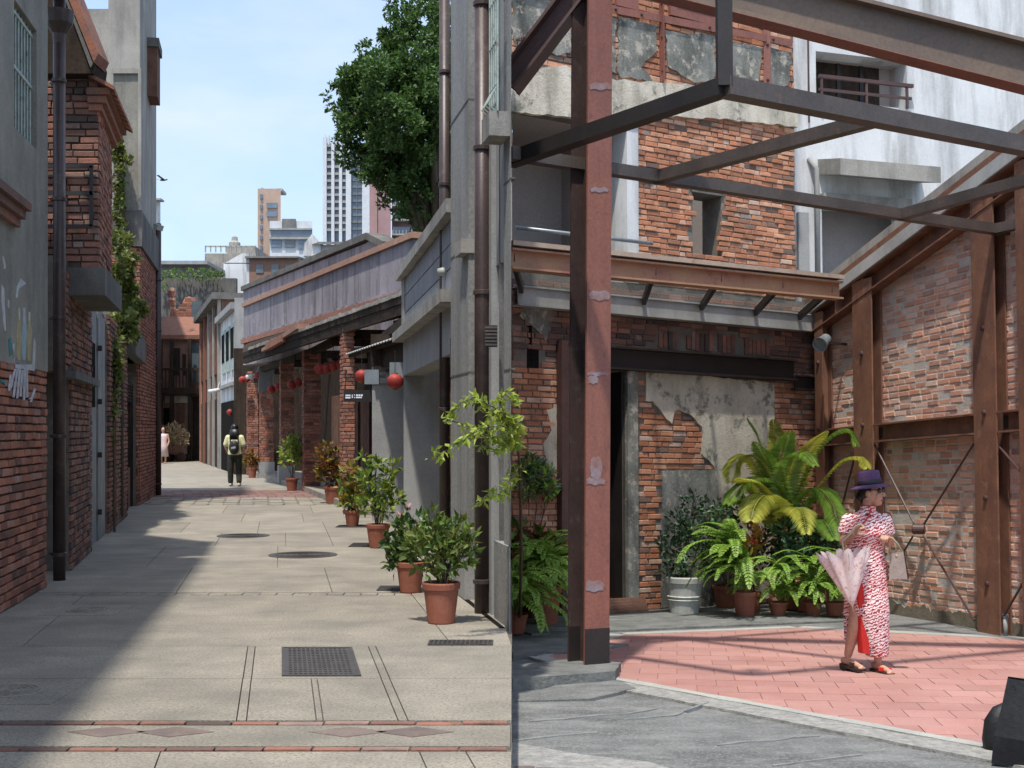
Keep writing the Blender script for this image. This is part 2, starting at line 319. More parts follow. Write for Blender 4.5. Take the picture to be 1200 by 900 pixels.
def bricks(parent, p, t0, t1, z0, z1, mat, nparts=0, mask=None, course=.072, length=.232, joint=.012, back=-.03, proud=.012, jit=.006, seed=1, soldier=False, stuffname='brickwork', name='brick'):
    r = random.Random(seed); L = []; row = 0; z = z0
    if soldier: t0, t1, z0, z1 = t0, t1, z0, z1
    while z + course * .6 < z1:
        h = course - joint
        t = t0 - (r.uniform(0, .5) + (.5 if row % 2 else 0)) * length
        while t < t1:
            ln = length * (r.choice((1, 1, 1, .5)) if not soldier else 1) * r.uniform(.95, 1.04)
            a, b = max(t, t0), min(t + ln, t1)
            if b - a > .03:
                c = ((a + b) / 2, z + course / 2 + r.uniform(-.003, .003))
                if mask is None or mask(c): L.append((c[0], c[1], b - a - joint, h * r.uniform(.93, 1.04), proud + r.uniform(-jit, jit), r.randrange(6)))
            t += ln
        z += course; row += 1
    ay = -p.n; ax = ay.cross(Vector((0, 0, 1))); R = Matrix((ax, ay, Vector((0, 0, 1)))).transposed()
    L.sort(key=lambda q: (p.P(q[0], q[1]) - CAM).length)
    mb = MB(); bb = BASE[parent.name]
    for k, (t, z, ln, h, pr, i) in enumerate(L):
        c = p.P(t, z, back); S = (ln, pr - back, h)
        tw = Matrix.Rotation(r.uniform(-.012, .012), 3, 'Y')
        if k < nparts:
            o = bpy.data.objects.new(name, unit_mesh(i, mat)); COL.objects.link(o); o.parent = parent
            o.matrix_basis = Matrix.Translation(c - bb) @ (R @ tw).to_4x4() @ Matrix.Diagonal((*S, 1))
        else:
            mb.add([c + R @ (tw @ Vector((v.x * S[0], v.y * S[1], v.z * S[2]))) for v in UB[i][0]], UB[i][1])
    if mb.f:
        o = mb.build(stuffname, mat, parent, recalc=False); o['kind'] = 'stuff'
def holewall(p, t0, t1, z0, z1, holes, o0, o1):
    mb = MB(); ts = sorted({t0, t1, *[min(max(h[i], t0), t1) for h in holes for i in (0, 1)]}); zs = sorted({z0, z1, *[min(max(h[i], z0), z1) for h in holes for i in (2, 3)]})
    for a, b in zip(ts, ts[1:]):
        for c, d in zip(zs, zs[1:]):
            m = ((a + b) / 2, (c + d) / 2)
            if any(h[0] < m[0] < h[1] and h[2] < m[1] < h[3] for h in holes): continue
            mb.pbox(p, a, b, c, d, o0, o1)
    return mb
def rect(p, x0, x1, ytop, ybot, o=0.):
    """t0, t1, z0, z1 of a picture-read opening on plane p, taken at its middle."""
    xm = (x0 + x1) / 2
    return p.t(x0, o), p.t(x1, o), p.uv(xm, ybot, o)[1], p.uv(xm, ytop, o)[1]

# ------------------------------------------------------------------ the street
def lerp(tab, d):
    if d <= tab[0][0]: (a, b), (c, e) = tab[0], tab[1]
    elif d >= tab[-1][0]: (a, b), (c, e) = tab[-2], tab[-1]
    else:
        for k in range(len(tab) - 1):
            if tab[k][0] <= d <= tab[k + 1][0]: (a, b), (c, e) = tab[k], tab[k + 1]; break
    return b + (e - b) * (d - a) / (c - a)
WT = [(9.37, -.0), (12, -.55), (17.4, -1.5), (20.7, -2.28), (24.2, -3.2), (30.6, -4.98), (35, -6.3), (39.5, -7.7), (43, -9.1), (50, -11.4), (62, -15.4)]
LT = [(4, -3.08), (10.07, -4.03), (12.8, -4.46), (18.1, -5.67), (25, -7.27), (29, -8.06), (40, -11.3), (50, -15), (62, -19)]
W = lambda d: min(lerp(WT, d), 0) if d > 9.37 else 0.
LW = lambda d: lerp(LT, d)
street = MB()
pts = [(0, -4), (0, 15.0), (-.1, 24), (3, 30), (3, 66), (-34, 66), (-34, 14), (-9, 2), (-9, -4)]
street.gprism(pts, -1.6, -.018)
street = tag(street.build('street', m_joint), 'grey paved lane between old brick houses', 'street', kind='structure')
def slab(d0, d1, l0, r0, l1, r1, mat=m_pave, name='paving_slab', g=.0035, z=0., parent=None, bot=-.03):
    """l0,r0: left and right x at d0; l1,r1 at d1."""
    return MB().gprism([(l0 + g, d0 + g), (r0 - g, d0 + g), (r1 - g, d1 - g), (l1 + g, d1 - g)], bot, z).build(name, mat, parent or street)
CX = lambda a, d: a - .18 * (d - 8.63)
def row(d0, d1, cuts, near=False):
    e = [lambda d: LW(d) - .3] + [(lambda d, a=a: CX(a, d)) for a in cuts] + [lambda d: W(d) + (.0 if d < 9.4 else .25)]
    for a, b in zip(e, e[1:]):
        if b(d0) - a(d0) < .03: continue
        slab(d0, d1, a(d0), min(b(d0), 0), a(d1), min(b(d1), 0))
row(-3, 1.2, [-1.0]); row(1.2, 3.4, [-1.73, -.9]); row(3.4, 5.0, [-.9]); row(5.0, 5.79, [-2.1, -.93, -.72, .1])
row(6.41, 7.5, [-1.78, -1.73, -1.38, -1.345, -.97, -.92]); row(7.5, 8.63, [-1.78, -1.73, -.97, -.92])
row(8.63, 11.3, [-3.3, -.4]); row(11.48, 13.6, [-2.5, -1.1]); row(13.6, 16.1, [-3.0, -1.6]); row(16.1, 18.2, [-2.4, -1.5, -.9]); row(18.2, 20.4, [-3, -1.9, -.9]); row(20.4, 22.6, [-2.2, -1.2])
row(22.6, 25.0, [-2.6, -1.0]); row(31.3, 35, [-1, 1]); row(35, 40, [-1, .5]); row(40, 47, [-1.5]); row(47, 56, [-2]); row(56, 66, [])
slab(5.885, 6.305, LW(5.9) - .3, -.005, LW(6.2) - .3, -.005)
Gp = Pl((0, 6), (1, 6))
def course_row(d0, d1, n, mat, x0, x1, slope=-.0):
    wd = (x1 - x0) / n
    for i in range(n):
        a = x0 + i * wd; b = a + wd; o = U(-.003, .004)
        MB().gprism([(a + .006, d0), (b - .006, d0 + slope * wd), (b - .006, d1 + slope * wd), (a + .006, d1)], -.03, .001 + o).build('paving_brick', mat, street)
course_row(6.325, 6.385, 17, m_brick_d, -3.9, -.02); course_row(5.81, 5.865, 17, m_brick_d, -3.8, -.02)
for x in (125, 205, 408, 486):
    c = atz(x, 858); MB().gprism([(c.x - .19, c.y), (c.x, c.y - .105), (c.x + .19, c.y), (c.x, c.y + .105)], -.03, .003).build('diamond_inlay', m_pinkp, street)
mb = MB()
for k in range(30):
    a = LW(11.4) - .1 + k * .15
    if a < W(11.4) - .2: mb.gprism([(a, 11.325), (a + .14, 11.325), (a + .14, 11.455), (a, 11.455)], -.03, U(-.003, .001))
mb.build('paving_course', m_pave, street)['kind'] = 'stuff'
mb = MB(); d = 25.05
while d < 28.0:
    a = LW(d) - .2
    while a < W(d) + .2: mb.gprism([(a, d), (a + .285, d), (a + .285, d + .285), (a, d + .285)], -.03, U(-.008, .004)); a += .3
    d += .3
mb.build('cobbles', m_pave, street)['kind'] = 'stuff'
mb = MB(); d = 28.05
while d < 31.2:
    a = LW(d) - .2
    while a < W(d) + .3: mb.gprism([(a, d), (a + .2, d), (a + .2, d + .1), (a, d + .1)], -.03, U(-.004, .003)); a += .208
    d += .108
mb.build('red_pavers', m_redpv, street)['kind'] = 'stuff'
# right hand gutter and plinth in front of the concrete house
MB().gprism([(-.09, 9.4), (-.05, 9.4), (W(13) - .05, 13), (W(13) - .10, 13)], -.03, .004).build('gutter', m_dark, street)

def square_cover():
    c = atz(374, 775.5); o = thing('manhole_cover', 'square cast iron manhole cover with a studded grid, set in the lane', 'manhole cover', c)
    x0, x1, y0, y1 = c.x - .215, c.x + .215, atz(374, 792).y, atz(374, 760).y
    q = lambda v: [Vector((a.x - .18 * (a.y - c.y), a.y, a.z)) for a in v]
    mb = MB().box(x0, x1, y0, y1, -.02, .006); mb.v = q(mb.v); mb.build('plate', m_cast, o)
    mb = MB()
    for i in range(13):
        for j in range(15):
            x = x0 + .02 + (x1 - x0 - .06) * (i + .15) / 12.4; y = y0 + .02 + (y1 - y0 - .06) * (j + .1) / 14.4
            mb.box(x, x + .018, y, y + .018, .005, .011)
    mb.v = q(mb.v); mb.build('studs', m_cast, o)['kind'] = 'stuff'
    mb = MB().box(x0 - .02, x0, y0 - .02, y1 + .02, -.02, .009).box(x1, x1 + .02, y0 - .02, y1 + .02, -.02, .009).box(x0, x1, y0 - .02, y0, -.02, .009).box(x0, x1, y1, y1 + .02, -.02, .009); mb.v = q(mb.v); mb.build('rim', m_cast, o)
square_cover()
def round_cover(px, py, r, label, mat=m_cast, sq=False):
    c = atz(px, py); o = thing('manhole_cover', label, 'manhole cover', c, group='round covers in the lane')
    if sq:
        s = r * 1.75
        MB().box(c.x - s, c.x + s, c.y - s, c.y + s, -.02, .003).build('surround', m_pave, o)
        MB().box(c.x - s - .012, c.x + s + .012, c.y - s - .012, c.y + s + .012, -.03, -.0015).build('joint', m_joint, o)
    MB().lathe([(r, -.02), (r, .007), (r - .015, .008), (r - .02, .005), (0.01, .006)], c, 28).build('plate', mat, o)
    mb = MB()
    for k in range(5): mb.lathe([(r * (.16 + .16 * k), .004), (r * (.16 + .16 * k), .010), (r * (.16 + .16 * k) - .012, .010), (r * (.16 + .16 * k) - .012, .004)], c, 24)
    mb.build('ribs', mat, o)
round_cover(355, 650.5, .40, 'larger dark round manhole cover in the sunny middle of the lane')
round_cover(285, 628, .36, 'dark round manhole cover farther along the sunny lane')
round_cover(103, 715, .17, 'small round cover in a square concrete surround, in the shade', m_pave, True)
round_cover(12, 810, .20, 'small round cover beside the brick band, in the shade', m_pave, True)
def grate(px, py, wd, dp, label):
    c = atz(px, py); o = thing('drain_grate', label, 'drain grate', c, group='drain grates by the pots')
    MB().box(c.x - wd / 2, c.x + wd / 2, c.y - dp / 2, c.y + dp / 2, -.02, .003).build('pit', m_dark, o)
    mb = MB(); n = 14
    for i in range(n + 1):
        x = c.x - wd / 2 + wd * i / n; mb.box(x - .005, x + .005, c.y - dp / 2, c.y + dp / 2, .001, .010)
    for i in range(5):
        y = c.y - dp / 2 + dp * i / 4; mb.box(c.x - wd / 2 - .006, c.x + wd / 2 + .006, y - .006, y + .006, .001, .0115)
    mb.build('bars', m_cast, o)
grate(540, 754, .43, .17, 'drain grate in front of the biggest pot'); grate(465, 690, .33, .30, 'drain grate beside the second largest pot')
grate(430, 639, .40, .5, 'drain grate beside the pot of leggy bright green stems'); grate(413, 617, .45, .4, 'drain grate beside the small pot of mixed croton')

# ------------------------------------------------------------------ left side: near house with render above brick
PA = Pl((-3.08, 4), (-4.46, 12.8))
A = thing('brick_house', 'near house with grey render over red brick and a barred window', 'house', PA.P(7, 0))
tA = PA.t(56); win = rect(PA, 16.5, 43, 24, 166)
win = (win[0], win[1], 3.96, 5.02)
MB().gprism([tuple(PA.P(-3, 0, -.3).xy), tuple(PA.P(tA, 0, -.3).xy), tuple(PA.P(tA, 0, -5).xy), tuple(PA.P(-3, 0, -5).xy)], -.02, 3.7).build('body', m_conc_d, A)
holewall(PA, -3, tA, 2.0, 5.8, [win], -.28, .0).build('render', m_plas, A)
MB().pbox(PA, -3, tA, -.02, 2.0, -.29, -.05).build('mortar_bed', m_mortar, A)
bricks(A, PA, 2.5, tA, .0, 2.0, m_brick, 300, seed=3, back=-.06, proud=-.006)
MB().pbox(PA, win[0], win[1], win[2], win[3], -.27, -.24).build('window_back', m_dark, A)
wf = MB(); ww = win[1] - win[0]
for k in range(8):
    t = win[0] + .04 + (ww - .08) * k / 7; wf.tube([PA.P(t, win[2], -.05), PA.P(t, win[3], -.05)], .011, 6)
grl = wf.build('window_grille', m_lime, A, smooth=False)
MB().bar(PA.P(win[0], win[2] + .55, -.05), PA.P(win[1], win[2] + .55, -.05), .03, .03).bar(PA.P(win[0], win[3] - .05, -.05), PA.P(win[1], win[3] - .05, -.05), .03, .03).build('crossbar', m_lime, grl)
# little corbelled cornice at the frame edge
tc = PA.t(18)
for k, (o, z) in enumerate(((.05, 3.13), (.09, 3.2), (.13, 3.27))): MB().pbox(PA, tc - 2.2, tc - .02 * (2 - k), z, z + .066, 0.003, o).build('cornice_course', m_brick_d, A)
# roof with tiled eave
zE = 5.78
tpp = PA.t(69.5); mb = MB().pbox(PA, -3, tpp - .12, zE, zE + .1, -.2, .25).pbox(PA, tpp + .08, tA + .35, zE, zE + .1, -.2, .25); mb.build('soffit', m_wood, A)
for k in range(5): MB().pbox(PA, -2 + k * 1.25, -1.9 + k * 1.25, zE - .12, zE - .002, -.1, .21).build('rafter_end', m_wood, A)
mb = MB(); t = -3.
while t < tA + .3:
    if tpp - .32 < t < tpp + .08: t += .2; continue
    mb.hexa([PA.P(t, zE + .11, .28), PA.P(t + .19, zE + .11, .28), PA.P(t + .19, zE + .16, .28), PA.P(t, zE + .16, .28), PA.P(t, zE + .75, -1.4), PA.P(t + .19, zE + .75, -1.4), PA.P(t + .19, zE + .8, -1.4), PA.P(t, zE + .8, -1.4)]); t += .2
mb.build('roof_tiles', m_tile, A)['kind'] = 'stuff'
MB().hexa([PA.P(-3, zE + .1, -.05), PA.P(tA + .3, zE + .1, -.05), PA.P(tA + .3, zE + .1, -1.4), PA.P(-3, zE + .1, -1.4), PA.P(-3, zE + .2, -.05), PA.P(tA + .3, zE + .2, -.05), PA.P(tA + .3, zE + .74, -1.4), PA.P(-3, zE + .74, -1.4)]).build('roof_bed', m_wood, A)
# mural: a pale boat with three tall figures, loose drips below
m_mw = M('white wall paint', (.52, .53, .55), (.38, .39, .41), 12, .8, 0, spots=(.3, .3, .29), spscale=14, spamt=.7)
m_my = M('ochre wall paint', (.42, .36, .20), (.33, .29, .19), 12, .8, 0); m_mb = M('sky blue wall paint', (.33, .42, .46), (.27, .35, .38), 12, .8, 0); m_mt = M('teal wall paint', (.05, .22, .22), (.05, .17, .17), 9, .8, 0)
def paint(pts, mat, o=.0035, nm='mural_paint'):
    MB().pprism(PA, ragged(PA.poly(pts), .03, .004, len(pts)), -.001, o).build(nm, mat, A)
Z2 = lambda x, y: (x * 80 / 360, 280 + y * 80 / 360)
for pts, mt in (([(70, 640), (78, 660), (170, 662), (178, 520), (188, 545), (180, 697), (80, 680), (66, 560), (74, 550)], m_mw), ([(92, 365), (104, 362), (108, 440), (112, 520), (106, 640), (92, 640), (84, 520), (94, 430)], m_my), ([(118, 360), (132, 362), (136, 440), (140, 520), (132, 640), (116, 636), (112, 520), (120, 440)], m_mb),
                ([(146, 385), (158, 385), (160, 450), (168, 490), (158, 640), (144, 640), (140, 490), (148, 450)], m_my), ([(82, 310), (88, 250), (108, 208), (136, 235), (112, 250), (98, 268), (90, 312)], m_mw), ([(8, 240), (20, 260), (30, 490), (20, 480), (6, 330)], m_mw),
                ([(10, 95), (18, 90), (28, 150), (20, 160)], m_mw), ([(38, 325), (46, 322), (46, 365), (40, 365)], m_mw), ([(42, 530), (56, 520), (62, 610), (48, 620)], m_mt), ([(96, 362), (103, 364), (104, 425), (97, 425)], m_mw), ([(122, 362), (130, 364), (131, 440), (122, 440)], m_mw), ([(149, 386), (157, 387), (157, 430), (149, 430)], m_mw)):
    paint([Z2(*q) for q in pts], mt, .0035 if len(pts) > 4 else .005)
for a, b, c, d_ in ((78, 685, 52, 790), (90, 685, 68, 835), (103, 687, 88, 840), (116, 690, 105, 830), (128, 690, 124, 850), (140, 692, 140, 835), (54, 715, 45, 800), (150, 845, 178, 830), (182, 790, 160, 860)):
    paint([Z2(a - 3, b), Z2(a + 3, b), Z2(c + 3, d_), Z2(c - 3, d_)], m_mw, .009)
paint([Z2(0, 738), Z2(22, 745), Z2(22, 775), Z2(14, 760), Z2(0, 755)], m_mt, .009)

def downpipe(px, y0, y1, Y, r, label, hop=None, sides=()):
    a = aty(px, y1, Y); b = aty(px, y0, Y); a.z = max(a.z, 0)
    o = thing('downpipe', label, 'downpipe', a)
    MB().tube([a, b], r, 14).build('pipe', m_pipe, o, smooth=True)
    z = a.z + .25
    while z < b.z:
        MB().lathe([(r + .001, -.02), (r + .012, -.015), (r + .012, .015), (r + .001, .02)], (a.x, a.y, z), 14).build('bracket', m_pipe, o)
        if sides: MB().bar((a.x, a.y, z), (a.x + sides[0], a.y + sides[1], z), .02, .02).build('bracket_arm', m_pipe, o)
        z += 1.15
    if hop: MB().lathe([(r, 0), (r + .01, .1), (r + .07, .2), (r + .085, .32), (r + .06, .33)], aty(px, hop, Y), 12).build('hopper', m_pipe, o)
    return o
downpipe(69.5, -20, 680, 12.43, .058, 'brown cast downpipe with a funnel hopper beside the rendered house', 52, (-.12, .1))

# ------------------------------------------------------------------ left side: brick house with an oriel
PB = Pl((-4.46, 12.8), (-5.67, 18.1))
B = thing('brick_house', 'sooty brick house with a projecting upper bay and grey plank doors', 'house', PB.P(2.5, 0))
MB().gprism([tuple(PB.P(.15, 0, -.62).xy), tuple(PB.P(5.4, 0, -.62).xy), tuple(PB.P(5.4, 0, -5).xy), tuple(PB.P(.15, 0, -5).xy)], -.02, 5.1).build('body', m_conc_d, B)
td0, td1 = PB.t(76), PB.t(84); tb1 = PB.t(108)
holewall(PB, 0, tb1, -.02, 3.2, [(td0, td1, -.1, 2.05)], -.6, -.03).build('mortar_bed', m_mortar, B)
MB().pbox(PB, td0, td1, 0, 2.05, -.5, -.4).build('door', m_wood, B)
bricks(B, PB, td1, tb1, 0, 3.1, m_brick_d, 140, seed=5, back=-.04, proud=.0)
bricks(B, PB, 0, td1, 2.05, 3.1, m_brick_d, 40, seed=6, back=-.04, proud=.0)
MB().pbox(PB, .02, tb1 - .02, 1.98, 2.06, -.05, .09).build('string_course', m_conc_d, B)
t2 = PB.t(131)
MB().pbox(PB, tb1, t2, -.02, 3.2, -.5, -.12).build('door_recess', m_conc, B)
n = 4
for k in range(n):
    a = tb1 + (t2 - tb1) * k / n; b = tb1 + (t2 - tb1) * (k + 1) / n
    dr = MB().pbox(PB, a + .015, b - .015, .0, 3.02, -.118, -.06 - .02 * (k % 2)).build('door_board', m_door, B)
MB().pbox(PB, tb1 + .14, tb1 + .8, 1.75, 2.55, -.06, -.035).build('door_window', m_dark, B)
for z in (.35, 1.1, 1.8, 2.5): MB().pbox(PB, (tb1 + t2) / 2 - .03, (tb1 + t2) / 2 + .03, z, z + .07, -.06, -.01).build('hinge', m_black, B)

# oriel
D1, D2 = 13.2, 14.85
x1, x2 = aty(116, 300, D1).x, aty(131, 300, D2).x; xl = aty(50, 300, D1).x - .5
PBf = Pl((xl, D1), (x1, D1)); PBs = Pl((x1, D1), (x2, D2))
zb, zt = 3.12, 5.2
MB().gprism([(xl, D1 + .03), (x1 - .03, D1 + .03), (x2 - .03, D2), (x2 - 1.2, D2), (xl, D1 + .5)], zb, zt).build('oriel_core', m_mortar, B)
zmid = aty(60, 196, D1).z
bricks(B, PBf, 0, PBf.L, zb, zt, m_brick_d, 120, seed=7, back=-.025, proud=.008)
bricks(B, PBs, 0.01, PBs.L, zb, zt, m_brick, 60, seed=8, back=-.025, proud=.008)
MB().gprism([(xl, D1 - .12), (x1 + .10, D1 - .12), (x2 + .10, D2 + .05), (x2 - .6, D2 + .05)], 2.84, 3.12).build('oriel_slab', m_conc_d, B)
mb = MB()   # iron frame hung in the middle of the oriel front
for z in (zmid, zmid - .28, zmid - .62): mb.bar((xl, D1 - .06, z), (x1 - .04, D1 - .06, z), .03, .04)
for x in (x1 - .06, x1 - .35): mb.bar((x, D1 - .06, zmid - .62), (x, D1 - .06, zmid), .03, .03)
mb.build('iron_rail', m_black, B)
for k, (o, z) in enumerate(((.04, zt), (.09, zt + .075), (.14, zt + .15))):
    MB().gprism([(x1 - .1, D1 - o * .6), (x1 + o, D1 - o * .6), (x2 + o, D2 + .1), (x2 - .1, D2 + .1)], z - .45, z - .38).build('eave_course', m_tile, B)
mb = MB()
for k in range(9):
    f0 = k / 9; f1 = (k + .92) / 9
    p0 = Vector((x1, D1 - .15)).lerp(Vector((x2, D2 + .15)), f0); p1 = Vector((x1, D1 - .15)).lerp(Vector((x2, D2 + .15)), f1)
    MB().hexa([(p0.x + .2, p0.y, 4.93), (p1.x + .2, p1.y, 4.93), (p1.x + .2, p1.y, 4.97), (p0.x + .2, p0.y, 4.97), (p0.x - .15, p0.y, 5.12), (p1.x - .15, p1.y, 5.12), (p1.x - .15, p1.y, 5.16), (p0.x - .15, p0.y, 5.16)]).build('eave_tile', m_tile, B)
MB().gprism([(xl, D1 - .05), (x1 + .02, D1 - .05), (x2, D2 + .1), (x2 - 2, D2 + 2), (xl - 2, D2 + 2)], 5.2, 5.26).build('roof', m_wood, B)

PV = Pl((-6, 12.98), (-3, 12.98))
MB().pprism(PV, PV.poly([(50, -30), (72, -30), (111, 72), (109, 86), (50, 86)]), -.4, 0).build('gable_soffit', m_wood, B)
MB().pprism(PV, PV.poly([(70, -30), (80, -30), (117, 64), (112, 75)]), -.3, .05).build('verge_tiles', m_tile, B)
MB().pprism(PV, PV.poly([(66, -30), (69, -30), (110, 75), (107, 80)]), -.3, .03).build('verge_board', m_conc_d, B)
# ------------------------------------------------------------------ left side: low wall with gate and creeper, then the concrete tower
PC = Pl((-5.67, 18.1), (-7.27, 25))
Cw = thing('garden_wall', 'low brick wall with a black slatted gate, overgrown by creeper', 'wall', PC.P(3, 0))
tg0, tg1 = PC.t(151), PC.L - .25
holewall(PC, 0, PC.L, -.02, 3.1, [(tg0, tg1, -.1, 2.75)], -.4, -.06).build('mortar_bed', m_mortar, Cw)
bricks(Cw, PC, 0, tg0, 0, 3.1, m_brick_d, 60, seed=9, back=-.07, proud=-.02)
bricks(Cw, PC, tg1, PC.L, 0, 3.1, m_brick, 0, seed=10, back=-.07, proud=-.02)
MB().pbox(PC, tg0 - .15, PC.L - .02, 2.75, 3.2, -.3, .12).build('lintel', m_conc_d, Cw)
gt = MB().pbox(PC, tg0, tg1, 0.75, 2.0, -.3, -.2).build('gate', m_black, Cw)
MB().pbox(PC, tg0, tg1, 2.35, 2.75, -.28, -.22).build('fanlight_board', m_gray, Cw)
for k in range(6): MB().pbox(PC, tg0, tg1, 2.0 + k * .06, 2.035 + k * .06, -.26, -.12).build('gate_slat', m_black, Cw)
for t in (tg0 + .05, (tg0 + tg1) / 2, tg1 - .05): MB().pbox(PC, t - .04, t + .04, .0, 2.34, -.22, -.11).build('gate_post', m_wood, Cw)
MB().pbox(PC, tg0, tg1, 0, .75, -.3, -.16).build('gate_base', m_brick_d, Cw)
for px in (134, 143): MB().pbox(PC, PC.t(px), PC.t(px) + .5, .1, 2.3, -.06, -.01).build('plank_panel', m_wood, Cw)

Xc = -7.27
PDf = Pl((-11, 25), (Xc, 25)); PDs = Pl((Xc, 25), (-8.06, 29))
Dt = thing('concrete_tower', 'tall stained concrete tower with brick ground floor behind the creeper', 'tower', (-8, 26, 0))
MB().gprism([(-11, 25.04), (Xc - .04, 25.04), (-8.1, 29), (-11, 29)], -.02, 5.3).build('brick_core', m_mortar, Dt)
bricks(Dt, PDf, PDf.t(128), PDf.L, 0, 5.05, m_brick, 60, seed=12, back=-.03, proud=.006, mask=lambda c: c[1] > 2.6)
bricks(Dt, PDs, 0, PDs.L, 0, 5.05, m_brick, 60, seed=13, back=-.03, proud=.006)
MB().gprism([(-11, 24.94), (Xc + .06, 24.94), (-8.0, 29.05), (-11, 29.05)], 5.05, 5.75).build('ring_beam', m_conc_d, Dt)
xm = aty(127, 100, 25).x; xp = aty(163, 100, 25).x
MB().gprism([(xm, 25), (Xc, 25), (-8.06, 29), (xm - .4, 29)], 5.75, 11.5).build('shaft', m_conc, Dt)
MB().gprism([(-11, 25.12), (xm, 25.12), (xm - .4, 29), (-11, 29)], 5.75, aty(100, 8, 25).z).build('lower_wing', m_conc, Dt)
zp1, zp0 = aty(150, 87, 25).z, 5.75
MB().box(xp, xp + .06, 24.93, 25.0, zp0, zp1 + .1).build('panel_rib', m_conc, Dt); MB().box(xm + .1, xp, 24.93, 25.0, zp1, zp1 + .1).build('panel_head', m_conc, Dt)
MB().box(xm + .1, xp - .005, 24.985, 25.0, zp0, zp1).build('render_panel', m_plas, Dt)
MB().pbox(PDs, 1.7, 2.5, aty(186, 117, 27).z, aty(186, 60, 27).z, 0, .2).build('bracket_box', m_wood_r, Dt)
MB().pbox(PDs, 1.65, 2.55, aty(186, 60, 27).z, aty(186, 50, 27).z, 0, .24).build('bracket_cap', m_conc_d, Dt)
downpipe(185, 262, 580, 28.9, .075, 'dark downpipe at the far corner of the concrete tower')
o = thing('wall_lamp', 'small grey box lamp on the corner of the concrete tower', 'lamp', aty(183, 268, 28.5))
c = aty(183, 268, 28.5); MB().bar(c + Vector((-.15, 0, .1)), c + Vector((.12, -.1, 0)), .22, .12).build('head', m_gst, o); MB().bar(c + Vector((-.3, .1, .15)), c + Vector((-.1, 0, .1)), .04, .04).build('arm', m_black, o)
# ------------------------------------------------------------------ foliage helpers
def rdir(up=.3):
    v = Vector((rnd.gauss(0, 1), rnd.gauss(0, 1), rnd.gauss(0, 1) + up)); return v.normalized()
def leafcloud(mb, clumps, n, L, Wd, hollow=.5, up=.25):
    tot = sum(r[1] ** 2 for r in clumps)
    for c, r in clumps:
        c = Vector(c)
        for _ in range(max(1, int(n * r * r / tot))):
            d = rdir(0); q = c + d * r * (hollow + (1 - hollow) * math.sqrt(rnd.random())) * (1 + .35 * mnoise.noise((c + d * 1.3) * 2.3))
            f = (d * .6 + rdir(up) * .8).normalized(); s = U(.7, 1.25)
            mb.leaf(q, f, rdir(.8), L * s, Wd * s)
    return mb

# ------------------------------------------------------------------ right side of the lane: near concrete house
N_ = thing('concrete_house', 'grey concrete house front with granite posts, ledges and a boarded parapet', 'house', (-.4, 11, 0))
PW1 = Pl((W(9.37), 9.37), (W(12.0), 12.0)); PW2 = Pl((W(12.), 12.), (W(17.4), 17.4))
LP1 = PW1.L
def post(p, t0, t1, z0, z1, o0, o1, mat, nm): MB().pbox(p, t0, t1, z0, z1, o0, o1).build(nm, mat, N_)
ZT = 6.0
t_p1 = PW1.t(582)
post(PW1, 0.0, .36, .93, ZT, -.0, .0 + .001, m_gran, 'post_face') if False else None
# corner pier with its granite plinth
MB().gprism([tuple(PW1.P(0, 0, .02).xy), tuple(PW1.P(t_p1, 0, .02).xy), tuple(PW1.P(t_p1, 0, -.05).xy), (-.03, PW1.P(t_p1, 0).y + .02), (-.012, 9.37)], -.02, .60).build('plinth', m_gran, N_)
MB().gprism([tuple(PW1.P(0.03, 0, 0).xy), tuple(PW1.P(.30, 0, 0).xy), (-.03, PW1.P(.3, 0).y + .05), (-.014, 9.42)], .60, ZT).build('corner_pier', m_gran, N_)
for z in (1.9, 3.3, 4.7): MB().pbox(PW1, .02, .302, z, z + .012, -.03, .003).build('pier_joint', m_conc_d, N_)
# second slimmer post, the wall between, the granite post at the far end
MB().pbox(PW1, .72, .98, -.02, ZT, -.12, .015).build('post', m_gray, N_)
ta = PW1.t(553); tb = PW1.t(532)
MB().pbox(PW1, ta, tb, .42, ZT, -.25, .03).build('granite_post', m_gran, N_)
MB().pbox(PW1, ta - .03, tb + .03, -.02, .42, -.25, .07).build('post_base', m_gray, N_)
for z in (1.95, 3.05, 4.3): MB().pbox(PW1, ta - .002, tb + .002, z, z + .014, -.1, .034).build('post_joint', m_conc_d, N_)
# upper wall of the near bay with a grilled window, ledge
MB().gprism([tuple(PW1.P(.30, 0, -.015).xy), tuple(PW1.P(ta, 0, -.04).xy), (-.12, PW1.P(ta, 0).y), (-.03, PW1.P(.30, 0).y)], 2.75, ZT).build('upper_wall', m_gray, N_)
MB().pbox(PW1, .05, .36, 3.62, 3.8, .004, .16).build('window_ledge', m_conc, N_)
gr = MB(); g0, g1 = .04, .34
for k in range(5): gr.tube([PW1.P(g0 + (g1 - g0) * k / 4, 3.8, .10), PW1.P(g0 + (g1 - g0) * k / 4, 4.9, .10)], .008, 6)
gr = gr.build('window_grille', m_lime, N_)
mb = MB()
for z in (3.86, 4.0, 4.32, 4.64, 4.86): mb.tube([PW1.P(g0, z, .10), PW1.P(g1, z, .10)], .007, 6)
for k in range(4): mb.tube([PW1.P(g0 + .075 * k + .037, 3.8, .10), PW1.P(g0 + .075 * k + .037, 3.86, .17), PW1.P(g0 + .075 * k + .037, 3.99, .10)], .006, 5)
mb.build('scroll', m_lime, gr)
MB().pbox(PW1, ta - .02, PW1.t(546), 2.98, 3.1, -.1, .1).build('cornice_stub', m_conc, N_)
# dark rear wall of the bays: the back of this screen front, towards the courtyard
MB().gprism([(-.02, 9.9), (-.02, 15.0), (-.10, 15.0), (-.10, 9.9)], -1.2, ZT - .05).build('rear_wall', m_conc_d, N_)
